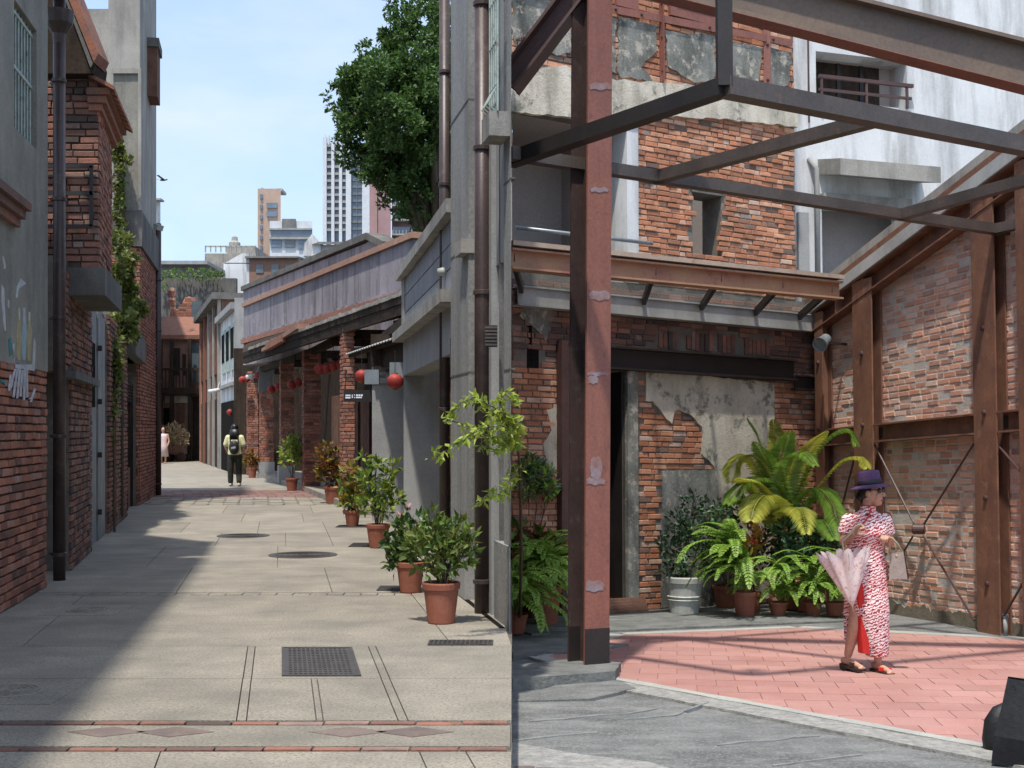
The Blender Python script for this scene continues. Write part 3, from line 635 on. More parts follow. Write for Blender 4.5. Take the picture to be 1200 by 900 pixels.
# bay between granite post and first grey pier: ledge, fascia, boarded parapet
L2 = PW2.L
MB().pbox(PW2, 0, L2, 2.2, 2.66, -.3, -.02).build('fascia', m_gray, N_)
MB().pbox(PW2, 0, L2 + .1, 2.66, 2.78, -.3, .12).build('ledge', m_conc, N_)
MB().pbox(PW2, 0, L2 - .3, 2.78, 3.5, -.3, -.06).build('parapet_core', m_conc_d, N_)
for k in range(3):
    a0, a1 = 2.80 + k * .233, 3.018 + k * .233
    MB().pbox(PW2, 0.02, L2 - .32, a0, a1, -.05, -.02).build('parapet_board', M('blue grey boards %d' % k, (.33 + .02 * k, .35, .36), (.25, .265, .275), 4, .8, .2, 50, stain=(.18, .185, .19), sscale=(5, 5, .5)), N_)
MB().pbox(PW2, -.0, L2 + .15, 3.5, 3.63, -.35, .07).build('coping', m_conc, N_)
MB().pbox(PW2, L2 - .32, L2 + .02, 2.78, 3.5, -.3, .0).build('parapet_pier', m_conc, N_)
def grey_pier(pxl, pxr, Y, ztop, cap=True):
    xl, xr = aty(pxl, 500, Y).x, aty(pxr, 500, Y).x
    MB().box(xl, xr, Y, Y + .55, -.02, ztop).build('pier', m_gray, N_)
    if cap: MB().box(xl - .04, xr, Y - .04, Y + .55, ztop - .28, ztop - .1).build('pier_capital', m_gray, N_)
grey_pier(473, 521, 17.4, 2.7, False); grey_pier(436, 473, 20.7, 2.5)
MB().box(aty(436, 500, 20.7).x, aty(473, 500, 20.7).x, 20.5, 21.2, 2.5, 3.0).build('pier_head', m_wood, N_)
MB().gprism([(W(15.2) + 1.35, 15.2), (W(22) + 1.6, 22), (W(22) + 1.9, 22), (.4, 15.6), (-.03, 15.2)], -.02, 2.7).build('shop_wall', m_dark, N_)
MB().gprism([(W(17.4) + .15, 17.4), (W(23.3) + .45, 23.3), (W(23.3) + 3, 23.3), (1.5, 17.4)], 3.0, 3.12).build('roof_slab', m_wood, N_)
# tin lean-to
e0, e1 = aty(473, 393, 17.5), aty(404, 416, 23.6)
ln = thing('awning', 'grey corrugated tin awning between the brick arcade and concrete house', 'awning', (e1.x, e1.y, 2.8))
nn = Vector((e1.y - e0.y, -(e1.x - e0.x), 0)).normalized() * .9
mb = MB(); K = 44
for k in range(K):
    a = e0.lerp(e1, k / K); b = e0.lerp(e1, (k + 1) / K); z = .02 * (k % 2) ; z2 = .02 * ((k + 1) % 2)
    mb.add([a + Vector((0, 0, z)), b + Vector((0, 0, z2)), b + nn + Vector((0, 0, .3 + z2)), a + nn + Vector((0, 0, .3 + z)), a + Vector((0, 0, z - .012)), b + Vector((0, 0, z2 - .012)), b + nn + Vector((0, 0, .288 + z2)), a + nn + Vector((0, 0, .288 + z))], [(0, 1, 2, 3), (7, 6, 5, 4), (0, 4, 5, 1), (2, 6, 7, 3)])
mb.build('sheet', m_gst, ln)
MB().bar(e0 + nn * .25 + Vector((0, 0, -.17)), e1.lerp(e0, .25) + nn * .25 + Vector((0, 0, -.17)), .05, .32).build('fascia', m_wood, ln)
MB().bar(e0 + nn * .1 + Vector((0, 0, -.02)), e1 + nn * .1 + Vector((0, 0, -.02)), .05, .06).build('batten', m_wood, ln)
downpipe(521, -20, 640, 13.1, .055, 'slim brown downpipe in front of the boarded parapet', None, (.12, .05))
downpipe(565, -20, 718, 10.2, .062, 'stout brown downpipe before the granite corner pier', None, (.14, .04))
for px, py, Y in ((533, 406, 12.2), (575, 394, 9.75)):
    c = aty(px, py, Y); o = thing('louvre_box', 'dark louvred metal box fixed beside the ' + ('slim' if px < 550 else 'stout') + ' brown downpipe', 'box', c)
    MB().box(c.x - .04, c.x + .05, c.y - .04, c.y + .06, c.z - .08, c.z + .08).build('case', m_black, o)
    for k in range(6): MB().box(c.x - .043, c.x + .053, c.y - .055, c.y - .035, c.z - .075 + k * .026, c.z - .06 + k * .026).build('louvre', m_tube, o)
for px, py, Y in ((436, 441, 19.6), (466, 433, 18.2)):
    c = aty(px, py, Y); o = thing('wall_light', 'flat grey box light beside the ' + ('tin awning' if px < 450 else 'first grey pier'), 'light', c)
    MB().box(c.x - .11, c.x + .11, c.y - .05, c.y + .06, c.z - .12, c.z + .10).build('case', m_galv, o); MB().box(c.x + .08, c.x + .2, c.y, c.y + .03, c.z - .02, c.z + .02).build('arm', m_black, o)
c = aty(524, 319, 12.8); o = thing('vent_elbow', 'rounded metal vent elbow poking from the boarded parapet', 'vent', c)
MB().tube([c + Vector((-.09, -.05, -.005)), c + Vector((-.04, -.04, .0)), c + Vector((.12, .1, 0))], [.035, .045, .045], 10).build('elbow', m_gst, o, smooth=True)

# hanging sign
c = aty(419, 464, 21.5); o = thing('hanging_sign', 'small black hanging sign with white marks under the awning', 'sign', c)
MB().box(c.x - .23, c.x + .23, c.y - .02, c.y + .02, c.z - .10, c.z + .10).build('board', m_black, o)
mwh = M('white lettering', (.75, .78, .85), (.7, .72, .8), 5, .6, 0)
mb = MB(); K = .46 / 32.
def mark(x0, x1, y0, y1): mb.box(c.x + (x0 - 419) * K, c.x + (x1 - 419) * K, c.y - .026, c.y - .021, c.z - (y1 - 464) * K, c.z - (y0 - 464) * K)
mark(405, 411, 462.6, 464.2); mark(405, 411, 465, 467); mark(412.5, 413.6, 462.5, 466.5); mark(415, 416, 462.3, 463.6); mark(415, 416, 465.2, 466.6)
for x in (417.4, 420.2, 423): mark(x, x + 2.2, 462.2, 464.4)
mark(417.2, 424.2, 465.1, 466.6); mb.build('lettering', mwh, o)
for x in (-.2, .2): MB().bar((c.x + x, c.y, c.z + .1), (c.x + x, c.y, c.z + .45), .012, .012).build('hanger', m_black, o)

# ------------------------------------------------------------------ right side: brick arcade with stepped purple parapets
Ar = thing('arcade_house', 'long brick arcade with purple grey stepped parapets and dark eaves', 'house', (-4.5, 30, 0))
E0, E1 = aty(474, 345, 20.2), aty(284, 414, 35.2)
E0.z = E1.z = 3.6; PE = Pl(E0.xy, E1.xy)
Q0, Q1 = aty(473, 284, 25), aty(286, 360, 38.1); PQ = Pl(Q0.xy, Q1.xy); zq0, zq1 = 4.17, 5.13
for a, b in ((0, .5), (.5, 1)):
    t0, t1 = PQ.L * a, PQ.L * b
MB().pbox(PQ, -.6, PQ.L, zq0, zq1, -.35, 0).build('parapet', m_purp, Ar)
MB().pbox(PQ, -.65, PQ.L + .05, zq1, zq1 + .12, -.4, .07).build('parapet_coping', m_cop, Ar)
MB().pbox(PQ, -.6, PQ.L, zq0, zq0 + .06, 0.002, .06).build('parapet_moulding', m_purp, Ar)
MB().pbox(PQ, -.6, PQ.L, zq0 - .14, zq0 - .002, -.3, .1).build('parapet_band', m_tile, Ar)
q0, q1 = aty(447, 288, 31), aty(267, 346, 44)
PQ2 = Pl((aty(447, 288, 30.).x, 30.), (aty(285, 340, 40.).x, 40.)); zz = (505 - 341) / 1500 * 40 + 1.45
z_near = (505 - 288) / 1500 * 30 + 1.45
MB().pprism(PQ2, [(0, 3.5), (PQ2.L, 3.5), (PQ2.L, zz), (1.0, zz + .15), (0.6, zz + .2), (0, z_near)], -.3, 0).build('upper_parapet', m_purp, Ar)
MB().pprism(PQ2, [(-.3, z_near - .12), (.8, zz + .22), (PQ2.L, zz), (PQ2.L, zz + .13), (.8, zz + .38), (-.3, z_near + .06)], -.4, .08).build('upper_coping', m_conc_d, Ar)
# roof wedge, eave beam, tile ends
a0, a1 = PE.P(0, 3.6), PE.P(PE.L, 3.6); b0, b1 = PQ.P(-.6, zq0 - .14), PQ.P(PQ.L, zq0 - .14)
dn = Vector((0, 0, -.12))
MB().hexa([a0, a1, b1, b0, a0 + dn, a1 + dn, b1 + dn * 3, b0 + dn * 3]).build('roof', m_wood, Ar)
MB().pbox(PE, 0.02, PE.L, 3.3, 3.56, -.1, -.015).build('eave_beam', m_wood, Ar)
mb = MB(); k = 0; t = 0.
while t < PE.L * .93:
    mb.pbox(PE, t, t + .14, 3.6, 3.66 + U(-.01, .02), -.3, .03 + U(-.02, .02)); t += .17
mb.build('tile_ends', m_conc, Ar)['kind'] = 'stuff'
tq = PE.t(352); tq2 = PE.t(310)
MB().pprism(PE, [(tq, 3.67), (tq2, 3.42), (tq2, 3.50), (tq, 3.78)], -.5, .08).build('lifted_tiles', m_cop, Ar)
MB().pprism(PE, [(PE.t(335), 3.5), (PE.t(316), 3.42), (PE.t(316), 3.60), (PE.t(335), 3.66)], -.3, .11).build('bare_tiles', m_tile, Ar)
def brick_pillar(pxl, pxr, yb, plinth=False, cap=False, top=3.4, np=0):
    Y = 2175 / (yb - HZ); xl, xr = aty(pxl, 500, Y).x, aty(pxr, 500, Y).x
    pf = Pl((xl, Y), (xr, Y)); ps = Pl((xl, Y), (xl - .12, Y + .42)); z0 = .5 if plinth else 0
    MB().gprism([(xl + .02, Y + .02), (xr - .02, Y + .02), (xr - .12, Y + .42), (xl - .1, Y + .42)], -.02, top).build('pillar_core', m_mortar, Ar)
    zt_ = top - (.75 if cap else 0)
    bricks(Ar, pf, 0, pf.L, z0, zt_, m_brick, np, seed=int(pxl), back=-.03, proud=.0, stuffname='pillar_bricks')
    bricks(Ar, ps, 0, ps.L, z0, zt_, m_brick, 0, seed=int(pxl) + 1, back=-.03, proud=.0, stuffname='pillar_bricks')
    if plinth: MB().gprism([(xl - .05, Y - .05), (xr + .03, Y - .05), (xr - .1, Y + .45), (xl - .17, Y + .45)], -.02, .5).build('pillar_plinth', m_gray, Ar)
    if cap: MB().gprism([(xl - .03, Y - .03), (xr + .02, Y - .03), (xr - .1, Y + .43), (xl - .15, Y + .43)], zt_, top).build('pillar_cap', m_conc_d, Ar)
brick_pillar(402, 416, 595, np=60, top=3.55); brick_pillar(356, 376, 576, np=60); brick_pillar(329, 345, 567, True); brick_pillar(305, 321, 560, True, True); brick_pillar(290, 303, 557); brick_pillar(275.5, 288, 555)
# arcade interior
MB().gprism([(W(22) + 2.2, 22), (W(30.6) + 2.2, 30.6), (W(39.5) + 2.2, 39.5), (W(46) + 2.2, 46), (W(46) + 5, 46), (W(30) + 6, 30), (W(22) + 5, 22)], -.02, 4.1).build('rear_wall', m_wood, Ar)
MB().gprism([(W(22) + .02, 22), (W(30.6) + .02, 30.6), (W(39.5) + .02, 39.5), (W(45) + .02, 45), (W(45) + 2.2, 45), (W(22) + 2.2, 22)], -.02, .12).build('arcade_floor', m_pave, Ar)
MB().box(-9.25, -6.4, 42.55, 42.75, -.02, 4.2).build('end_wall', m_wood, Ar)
PI = Pl((W(22.5) + 2.14, 22.5), (W(30.6) + 2.14, 30.6)); PI2 = Pl((W(30.6) + 2.14, 30.6), (W(39.5) + 2.14, 39.5))
for p in (PI, PI2):
    k = 0; t = .2
    while t < p.L - .5:
        MB().pbox(p, t, t + .38, .15, 2.5, .0, .09).build('door_leaf', m_wood_r, Ar); t += .42 if k % 3 else .8; k += 1
for d in (24.5, 26.5, 30.8, 33, 35.2, 39.7, 41.5):
    MB().bar((W(d) + .1, d, 3.3), (W(d) + 2.3, d + .4, 3.3), .14, .18).build('cross_beam', m_wood, Ar)
MB().bar((W(24.3) + .25, 24.4, 3.36), (W(30.6) + .25, 30.6, 3.36), .14, .16).bar((W(30.7) + .25, 30.7, 3.36), (W(43) + .3, 43, 3.36), .14, .16).build('plate_beam', m_wood, Ar)

def lantern(px, py, Y, rpx, label):
    c = aty(px, py, Y); r = rpx * Y / FPX
    o = thing('paper_lantern', label, 'lantern', c, group='red paper lanterns under the eaves')
    MB().lathe([(r * math.sqrt(max(1 - (z_ / 20) ** 2, .0)) * (1.0 if z_ % 2 else .955), r * .9 * z_ / 20) for z_ in range(-19, 20)], c, 20).build('shade', m_lant, o, smooth=True)
    MB().lathe([(r * .32, r * .84), (r * .32, r * 1.0), (.01, r * 1.0)], c, 12).lathe([(r * .28, -r * .98), (r * .3, -r * .84)], c, 12).build('cap', m_gold, o)
    MB().tube([c + Vector((0, 0, r)), c + Vector((0, 0, r + .32))], .006, 4).build('cord', m_black, o)
for (x, y), nn_ in zip(((374.6, 432), (382.6, 431.5), (390.5, 429), (398.5, 427)), ('first', 'second', 'third', 'fourth')): lantern(x, y, 27.5, 6.6, 'red paper lantern, %s in the row of four counted from the thick brick pillar' % nn_)
lantern(342, 451, 32.5, 5.6, 'red paper lantern against the brick pillar with a plinth and no cap'); lantern(350, 448, 32.5, 5.6, 'red paper lantern touching the thick brick pillar with no plinth')
lantern(318, 456, 36.5, 5, 'red paper lantern in front of the pillar with a concrete cap'); lantern(326, 453, 36.5, 5, 'red paper lantern in the gap after the pillar with a concrete cap')
lantern(284, 445, 41.5, 4.4, 'red paper lantern at the arcade end, closest to the white house'); lantern(289, 444, 41.5, 4.4, 'red paper lantern second from the white house in the arcade')
lantern(302, 440, 39.8, 4.4, 'single red paper lantern by the white camera in the arcade'); lantern(269.5, 483, 44.5, 4, 'red paper lantern over the white house doorway')
lantern(424, 441, 20.0, 8.5, 'red paper lantern beside the hanging sign'); lantern(463, 447, 18.0, 10, 'red paper lantern beside the first grey pier'); lantern(471, 441, 18.6, 8, 'red paper lantern half hidden behind the grey pier'); lantern(524, 450, 13.9, 11, 'red paper lantern behind the slim brown downpipe')
for px, py, Y, lb in ((296, 441, 40, 'small white camera hanging in the brick arcade'), (251, 458, 43.5, 'white tube camera on the front of the white house')):
    c = aty(px, py, Y); o = thing('security_camera', lb, 'camera', c)
    MB().tube([c + Vector((-.16, -.12, -.03)), c + Vector((.14, .1, .03))], .07, 10).build('body', m_white, o, smooth=True); MB().bar(c + Vector((.1, .05, .03)), c + Vector((.15, .2, .3)), .04, .04).build('bracket', m_gst, o)

# ------------------------------------------------------------------ far part of the lane
Wh = thing('white_house', 'narrow white two storey house with pale green window frames', 'house', (-10, 46, 0))
PH = Pl((aty(277, 500, 43).x, 43), (aty(258, 500, 49).x, 49)); zr = aty(277, 362, 43).z
MB().gprism([tuple(PH.P(0, 0, -.02).xy), tuple(PH.P(PH.L, 0, -.02).xy), tuple(PH.P(PH.L, 0, -4).xy), tuple(PH.P(0, 0, -4).xy)], -.02, zr).build('wall', m_white, Wh)
MB().pbox(PH, -.05, PH.L + .1, zr, zr + .22, -2, .2).build('cornice', m_gray, Wh)
MB().pbox(PH, 0.3, PH.L - .3, 3.0, 3.12, 0, .12).build('string_course', m_gray, Wh)
for k in range(3):
    t = .5 + k * (PH.L - 1) / 3; wn = MB().pbox(PH, t, t + 1.3, 3.55, 5.15, -.01, .03).build('window', m_lime, Wh)
    MB().pbox(PH, t + .15, t + .55, 3.95, 5.0, .031, .045).pbox(PH, t + .72, t + 1.15, 3.95, 5.0, .031, .045).build('pane', m_dark, wn)
MB().pbox(PH, .6, PH.L - .6, 0, 2.5, -.01, .02).build('doorway', m_dark, Wh)
MB().box(aty(277, 500, 43).x, aty(287, 500, 42.7).x, 42.7, 43.4, 3.8, aty(281, 350, 43).z).build('end_pier', m_gray, Wh)
Tb = thing('timber_house', 'dark brown timber house beside the white house', 'house', (-13, 54, 0))
PT = Pl((aty(258, 500, 49).x + .02, 49.05), (aty(236, 500, 60).x, 60)); zr = aty(250, 365, 54).z
MB().gprism([tuple(PT.P(0, 0, -.02).xy), tuple(PT.P(PT.L, 0, -.02).xy), tuple(PT.P(PT.L, 0, -5).xy), tuple(PT.P(0, 0, -5).xy)], -.02, zr).build('wall', m_wood_r, Tb)
MB().pbox(PT, -.2, PT.L + .2, zr, zr + .25, -3, .35).build('eave', m_conc_d, Tb)
for k in range(6):
    t = .3 + k * PT.L / 6; MB().pbox(PT, t, t + 1.2, 3.7, 6.0, -.01, .06).build('shutter', m_wood_r, Tb)
for k in range(4): MB().pbox(PT, .3 + k * 2.8, 2.5 + k * 2.8, 0.02, 2.7, -.01, .05).build('door', m_wood_r if k % 2 else m_wood, Tb)
for k in range(5): MB().pbox(PT, k * 2.7, k * 2.7 + .25, 0, zr, .0, .12).build('pilaster', m_brick if k > 2 else m_conc, Tb)
Eh = thing('timber_house', 'reddish timber house with a gallery closing the end of the lane', 'house', (-15.5, 62, 0))
YE = 62.; X = lambda px, Y=YE: aty(px, 500, Y).x; Zp = lambda py, Y=YE: aty(200, py, Y).z
m_wood_w = M('sunlit toned red timber', (.34, .19, .13), (.24, .135, .095), 4, .8, .3, 40, stain=(.15, .09, .07), sscale=(4, 4, .4))  # lighter copy of the reddish timber, sunlight put into its colour
MB().box(X(150), X(238), YE, YE + 4, -.02, Zp(395)).build('wall', m_wood_w, Eh)
MB().hexa([(X(150), YE - .3, Zp(398)), (X(240), YE - .3, Zp(398)), (X(240), YE - .3, Zp(393)), (X(150), YE - .3, Zp(393)), (X(150), YE + 3, Zp(370)), (X(240), YE + 3, Zp(370)), (X(240), YE + 3, Zp(365)), (X(150), YE + 3, Zp(365))]).build('roof', m_tile, Eh)
MB().box(X(150), X(240), YE - .7, YE, Zp(462), Zp(455)).build('gallery_floor', m_wood, Eh)
for k in range(22): x = X(150) + (X(238) - X(150)) * k / 22; MB().box(x, x + .04, YE - .68, YE - .64, Zp(455), Zp(435)).build('baluster', m_wood, Eh)
MB().box(X(150), X(238), YE - .7, YE - .62, Zp(435), Zp(432)).build('handrail', m_wood, Eh)
for k, (a, b, c_, d_, mt) in enumerate(((204, 211, 408, 440, m_wood), (214, 218, 415, 440, m_wood), (221, 236, 402, 448, m_glass), (192, 200, 478, 530, m_dark), (207, 216, 472, 540, m_wood_r), (218, 224, 472, 540, m_wood_w), (226, 237, 465, 540, m_wood), (194, 224, 464, 472, m_cream))):
    MB().box(X(a), X(b), YE - .06, YE, Zp(d_), Zp(c_)).build('door' if d_ > 520 else 'window', mt, Eh)
for px in (190, 203, 224, 237): MB().box(X(px), X(px) + .16, YE - .66, YE - .5, 0, Zp(398)).build('post', m_wood, Eh)
Ru = thing('brick_ruin', 'broken red brick wall stubs above the timber gallery house', 'ruin', (-16, 66, 0))
YR = 66.5
MB().box(X(170, YR), X(262, YR), YR + 3, YR + 3.4, 0, Zp(326, YR + 3)).build('rear_wall', m_conc_d, Ru)
PR_ = Pl((X(170, YR), YR), (X(250, YR), YR))
prof = [(186, 372), (199, 372), (199, 337), (204, 337), (204, 362), (212, 362), (216, 350), (221, 347), (228, 350), (228, 365), (240, 368), (240, 400), (186, 400)]
MB().pprism(PR_, PR_.poly(prof), -.3, 0).build('wall_stub', m_brick_o, Ru)
bricks(Ru, PR_, PR_.t(186), PR_.t(240), Zp(400, YR), Zp(337, YR), m_brick, 0, mask=lambda q: inside(q, PR_.poly(prof)), course=.12, length=.4, seed=21)
MB().box(X(225, YR), X(236, YR), YR - .05, YR, Zp(386, YR), Zp(353, YR)).build('window', m_glass, Ru)
# roofs beyond
def farbox(name, label, cat, x0, x1, y0, yb, Y, dp, mat):
    o = thing(name, label, cat, (X((x0 + x1) / 2, Y), Y, 0)); z1 = aty(600, y0, Y).z; zb_ = aty(600, yb, Y).z if yb else 0
    q = 1 + dp / Y; xm = X((x0 + x1) / 2, Y)
    MB().gprism([(X(x0, Y), Y), (X(x1, Y), Y), (X(x1, Y) + xm * (q - 1), Y + dp), (X(x0, Y) + xm * (q - 1), Y + dp)], min(zb_, 0), z1).build('wall', mat, o); return o
m_bpink = M('pink tiled facade', (.40, .25, .25), (.34, .21, .215), 1, .7, .05, 20, stain=(.26, .17, .17), samt=.5, sscale=(.3, .3, .05))
m_btan = M('tan rendered tower', (.46, .33, .255), (.40, .29, .225), 1, .8, .05, 20, stain=(.3, .22, .18), sscale=(.2, .2, .05))
m_bwhite = M('white cladding', (.60, .62, .64), (.52, .54, .57), 1, .6, .0)
m_bglass = M('blue grey curtain glass', (.10, .14, .19), (.16, .21, .27), .4, .2, 0, spec=.7)
m_roofg = M('grey corrugated roofing', (.23, .235, .225), (.16, .165, .155), .6, .8, .2, 8, stain=(.11, .09, .07))
o = farbox('shed', 'flat grey roofed shed over the end of the lane', 'shed', 150, 244, 311, None, 76, 6, m_roofg)
MB().box(X(150, 75.6), X(244, 75.6), 75.4, 82, Zp(311, 76), Zp(307, 76)).build('roof', m_gray, o)
o = farbox('white_shack', 'white gabled shack with a grey corrugated roof', 'house', 262, 292, 308, None, 80, 5, m_white)
Y8 = 80.; p8 = Pl((X(255, Y8), Y8), (X(300, Y8), Y8))
MB().pprism(p8, p8.poly([(262, 309), (292, 309), (292, 297), (283, 297)]), -5, 0).build('gable', m_white, o)
MB().hexa([(X(288, Y8), Y8 - .3, Zp(303, Y8)), (X(350, Y8), Y8 - .3, Zp(303, Y8)), (X(350, Y8), Y8 - .3, Zp(301, Y8)), (X(288, Y8), Y8 - .3, Zp(301, Y8)), (X(288, Y8), Y8 + 5, Zp(294, Y8)), (X(350, Y8), Y8 + 5, Zp(294, Y8)), (X(350, Y8), Y8 + 5, Zp(292, Y8)), (X(288, Y8), Y8 + 5, Zp(292, Y8))]).build('roof', m_roofg, o)
MB().box(X(292, Y8), X(350, Y8), Y8, Y8 + 4, 0, Zp(302, Y8)).build('side_wall', m_brick_o, o)
for x in (300, 318, 334): MB().box(X(x, Y8), X(x + 9, Y8), Y8 - .05, Y8, Zp(320, Y8), Zp(310, Y8)).build('window', m_glass, o)
o = farbox('grey_cottage', 'pale gabled cottage with a dull grey roof above the parapets', 'house', 360, 376, 288, None, 92, 6, m_white); Y9 = 92.
p9 = Pl((X(350, Y9), Y9), (X(440, Y9), Y9)); MB().pprism(p9, p9.poly([(355, 300), (376, 300), (376, 285), (366, 274), (357, 285)]), -5.9, .06).build('gable', m_white, o)
MB().hexa([(X(366, Y9), Y9 - .3, Zp(287, Y9)), (X(428, Y9), Y9 - .3, Zp(287, Y9)), (X(428, Y9), Y9 - .3, Zp(284, Y9)), (X(374, Y9), Y9 - .3, Zp(284, Y9)), (X(364, Y9), Y9 + 5, Zp(274, Y9)), (X(426, Y9), Y9 + 5, Zp(274, Y9)), (X(426, Y9), Y9 + 5, Zp(272, Y9)), (X(364, Y9), Y9 + 5, Zp(272, Y9))]).build('roof', m_roofg, o)
MB().box(X(376, Y9), X(428, Y9), Y9, Y9 + 5, 0, Zp(287, Y9)).build('side_wall', m_gray, o)
o = farbox('roof_terrace', 'low grey rooftop block with railings below the tan tower', 'building', 240, 300, 297, None, 130, 12, m_conc); 
for k in range(10): MB().box(X(240 + 6 * k, 129), X(241 + 6 * k, 129), 129, 129.2, Zp(297, 130), Zp(290, 130)).build('rail_post', m_gst, o)
MB().box(X(240, 129), X(300, 129), 129, 129.2, Zp(291, 130), Zp(289.5, 130)).build('rail', m_gst, o)
MB().box(X(263, 130), X(297, 130), 131, 138, Zp(298, 130), Zp(287, 130)).build('hut', m_conc, o); MB().lathe([(.6, 0), (.6, .8), (.35, 1.0), (.3, 1.4), (.05, 1.5)], (X(275, 134), 134, Zp(287, 130)), 12).build('water_tank', m_conc, o)
def tower(name, label, x0, x1, y0, Y, dp, mat, wins=(), extra=None):
    o = farbox(name, label, 'building', x0, x1, y0, None, Y, dp, mat)
    for a, b, c_, d_, mt, pr in wins: MB().box(X(a, Y), X(b, Y), Y - pr, Y, Zp(d_, Y), Zp(c_, Y)).build('window', mt, o)
    return o
YT = 210.
o = tower('tan_tower', 'tan tower block with a lower white top wing', 302, 329, 221, YT, 14, m_btan, [(313, 325, y, y + 6, m_bglass, .3) for y in (238, 248)] + [(305, 308, y, y + 5, m_bglass, .3) for y in (228, 240, 252, 264, 276, 288)] + [(316, 325, y, y + 5, m_bglass, .3) for y in (260, 270, 280, 290)])
MB().box(X(303, YT), X(305, YT), YT + 2, YT + 6, Zp(221, YT), Zp(217, YT)).box(X(322, YT), X(328, YT), YT + 2, YT + 6, Zp(221, YT), Zp(218, YT)).build('rooftop_mast', m_gst, o)
Y2 = 200.
o = tower('wing_block', 'low block with white top storey and grey window bands before the tan tower', 316, 366, 259, Y2, 9, m_bwhite, [(331, 347, 257, 268, m_roofg, .5), (318, 365, 270, 277, m_bglass, .3), (318, 330, 282, 290, m_bglass, .3), (334, 346, 281, 290, m_glass, .3), (350, 362, 282, 292, m_bglass, .3)])
MB().box(X(316, Y2), X(366, Y2), Y2 - .6, Y2, Zp(270, Y2), Zp(268, Y2)).box(X(316, Y2), X(366, Y2), Y2 - .6, Y2, Zp(281, Y2), Zp(278, Y2)).build('floor_band', m_gray, o)
YS = 420.
o = tower('glass_skyscraper', 'tall skyscraper with white fins and blue grey glass', 380, 433, 168, YS, 22, m_bglass)
for a, b in ((379, 383.5), (389, 392.5), (398, 401.5), (406, 412), (425, 434)): MB().box(X(a, YS), X(b, YS), YS - 1.6, YS, 0, Zp(162 if a < 410 else 183, YS)).build('fin', m_bwhite, o)
for k in range(13):
    y = 170 + k * 8.2
    for a, b in ((383.5, 389), (392.5, 398), (401.5, 406)): MB().box(X(a, YS), X(b, YS), YS - 1.2, YS, Zp(y + 3, YS), Zp(y, YS)).build('balcony', m_gray, o)
    MB().box(X(412, YS), X(425, YS), YS - .5, YS, Zp(y + 1.2, YS), Zp(y, YS)).build('spandrel', m_roofg, o)
    MB().box(X(418, YS), X(418.7, YS), YS - .4, YS, Zp(y + 8.2, YS), Zp(y + 1.2, YS)).build('mullion', m_roofg, o)
for k in range(6): MB().box(X(380 + 4.5 * k, YS), X(382 + 4.5 * k, YS), YS - 1, YS, Zp(170, YS), Zp(159 + .4 * k, YS)).build('crown_fin', m_bwhite, o)
YP = 120.
o = tower('pink_block', 'pink tiled apartment block with balconies behind the tree', 433, 458, 203, YP, 10, m_bpink)
MB().box(X(458, YP), X(560, YP), YP + 1, YP + 5, 0, Zp(214, YP)).build('wing', m_bpink, o)
for k in range(6):
    y = 214 + k * 17
    for a, b in ((460, 480), (482, 500), (503, 522)):
        wn = MB().box(X(a, YP), X(b, YP), YP + .4, YP + 1, Zp(y + 9, YP), Zp(y, YP)).build('window', m_bglass, o)
        MB().box(X(a, YP), X(b, YP), YP - .3, YP + .9, Zp(y + 11, YP), Zp(y + 9.3, YP)).build('balcony', m_conc, o)
        for q in range(5): MB().box(X(a + (b - a) * q / 5, YP), X(a + (b - a) * q / 5 + .6, YP), YP - .3, YP - .2, Zp(y + 9.3, YP), Zp(y + 5, YP)).build('rail_bar', m_gst, wn)
MB().box(X(441, YP), X(441.8, YP), YP - .3, YP, 0, Zp(210, YP)).build('drain_pipe', m_btan, o)
o = farbox('white_sliver', 'pale rendered building peeping past the concrete tower', 'building', 150, 188, 236, None, 58, 8, m_white)
MB().box(X(150, 57.7), X(189, 57.7), 57.6, 58.2, Zp(236, 58), Zp(234, 58)).build('roof_edge', m_gray, o)

# ------------------------------------------------------------------ trees and creepers
Tr = thing('banyan_tree', 'dense dark green banyan tree rising behind the parapets', 'tree', (-1.7, 32, 0))
cl_ = []
for x, y, r, dy in ((432, 105, 44, 0), (470, 62, 42, .5), (505, 95, 55, -.5), (446, 165, 44, 0), (500, 175, 55, .6), (415, 132, 30, -.3), (484, 222, 34, 0), (512, 25, 42, 0), (545, 130, 60, .5), (520, 232, 34, .3), (432, 195, 26, .2), (463, 110, 45, -1), (455, 205, 30, -.6), (487, 140, 45, -1.2), (405, 110, 20, 0), (470, 25, 26, .3), (440, 68, 24, .2), (400, 158, 20, .1), (393, 98, 10, 0), (466, 8, 12, 0), (490, 262, 20, 0), (386, 99, 5, 0), (414, 92, 14, 0), (427, 60, 10, 0)):
    cl_.append((aty(x, y, 32 + dy), r * 32 / 1500))
small = []
for c, r in cl_:
    m = max(4, int(27 * r))
    for _ in range(m):
        d = rdir(0); small.append((c + d * r * U(.45, 1.15), r * U(.16, .32)))
mb = leafcloud(MB(), small, 62000, .12, .068, .35, .1)
fo = mb.build('crown', m_lft, Tr, recalc=False); fo['kind'] = 'stuff'
tk = MB().tube([(-1.7, 32, 0), (-1.75, 32, 3.5), (-1.95, 32, 6.2)], [.32, .26, .2], 10)
for c, r in cl_[:10]: tk.tube([Vector((-1.85, 32, 5)), Vector((-1.9, 32, 6.2)).lerp(c, .5) + Vector((0, 0, .2)), c], [.14, .08, .03], 6)
tk.build('trunk', m_stem, Tr, smooth=True)
Cr = thing('creeper', 'yellow green creeper trailing down the concrete tower and low wall', 'creeper', (-6.7, 22, 0))
cl_ = []
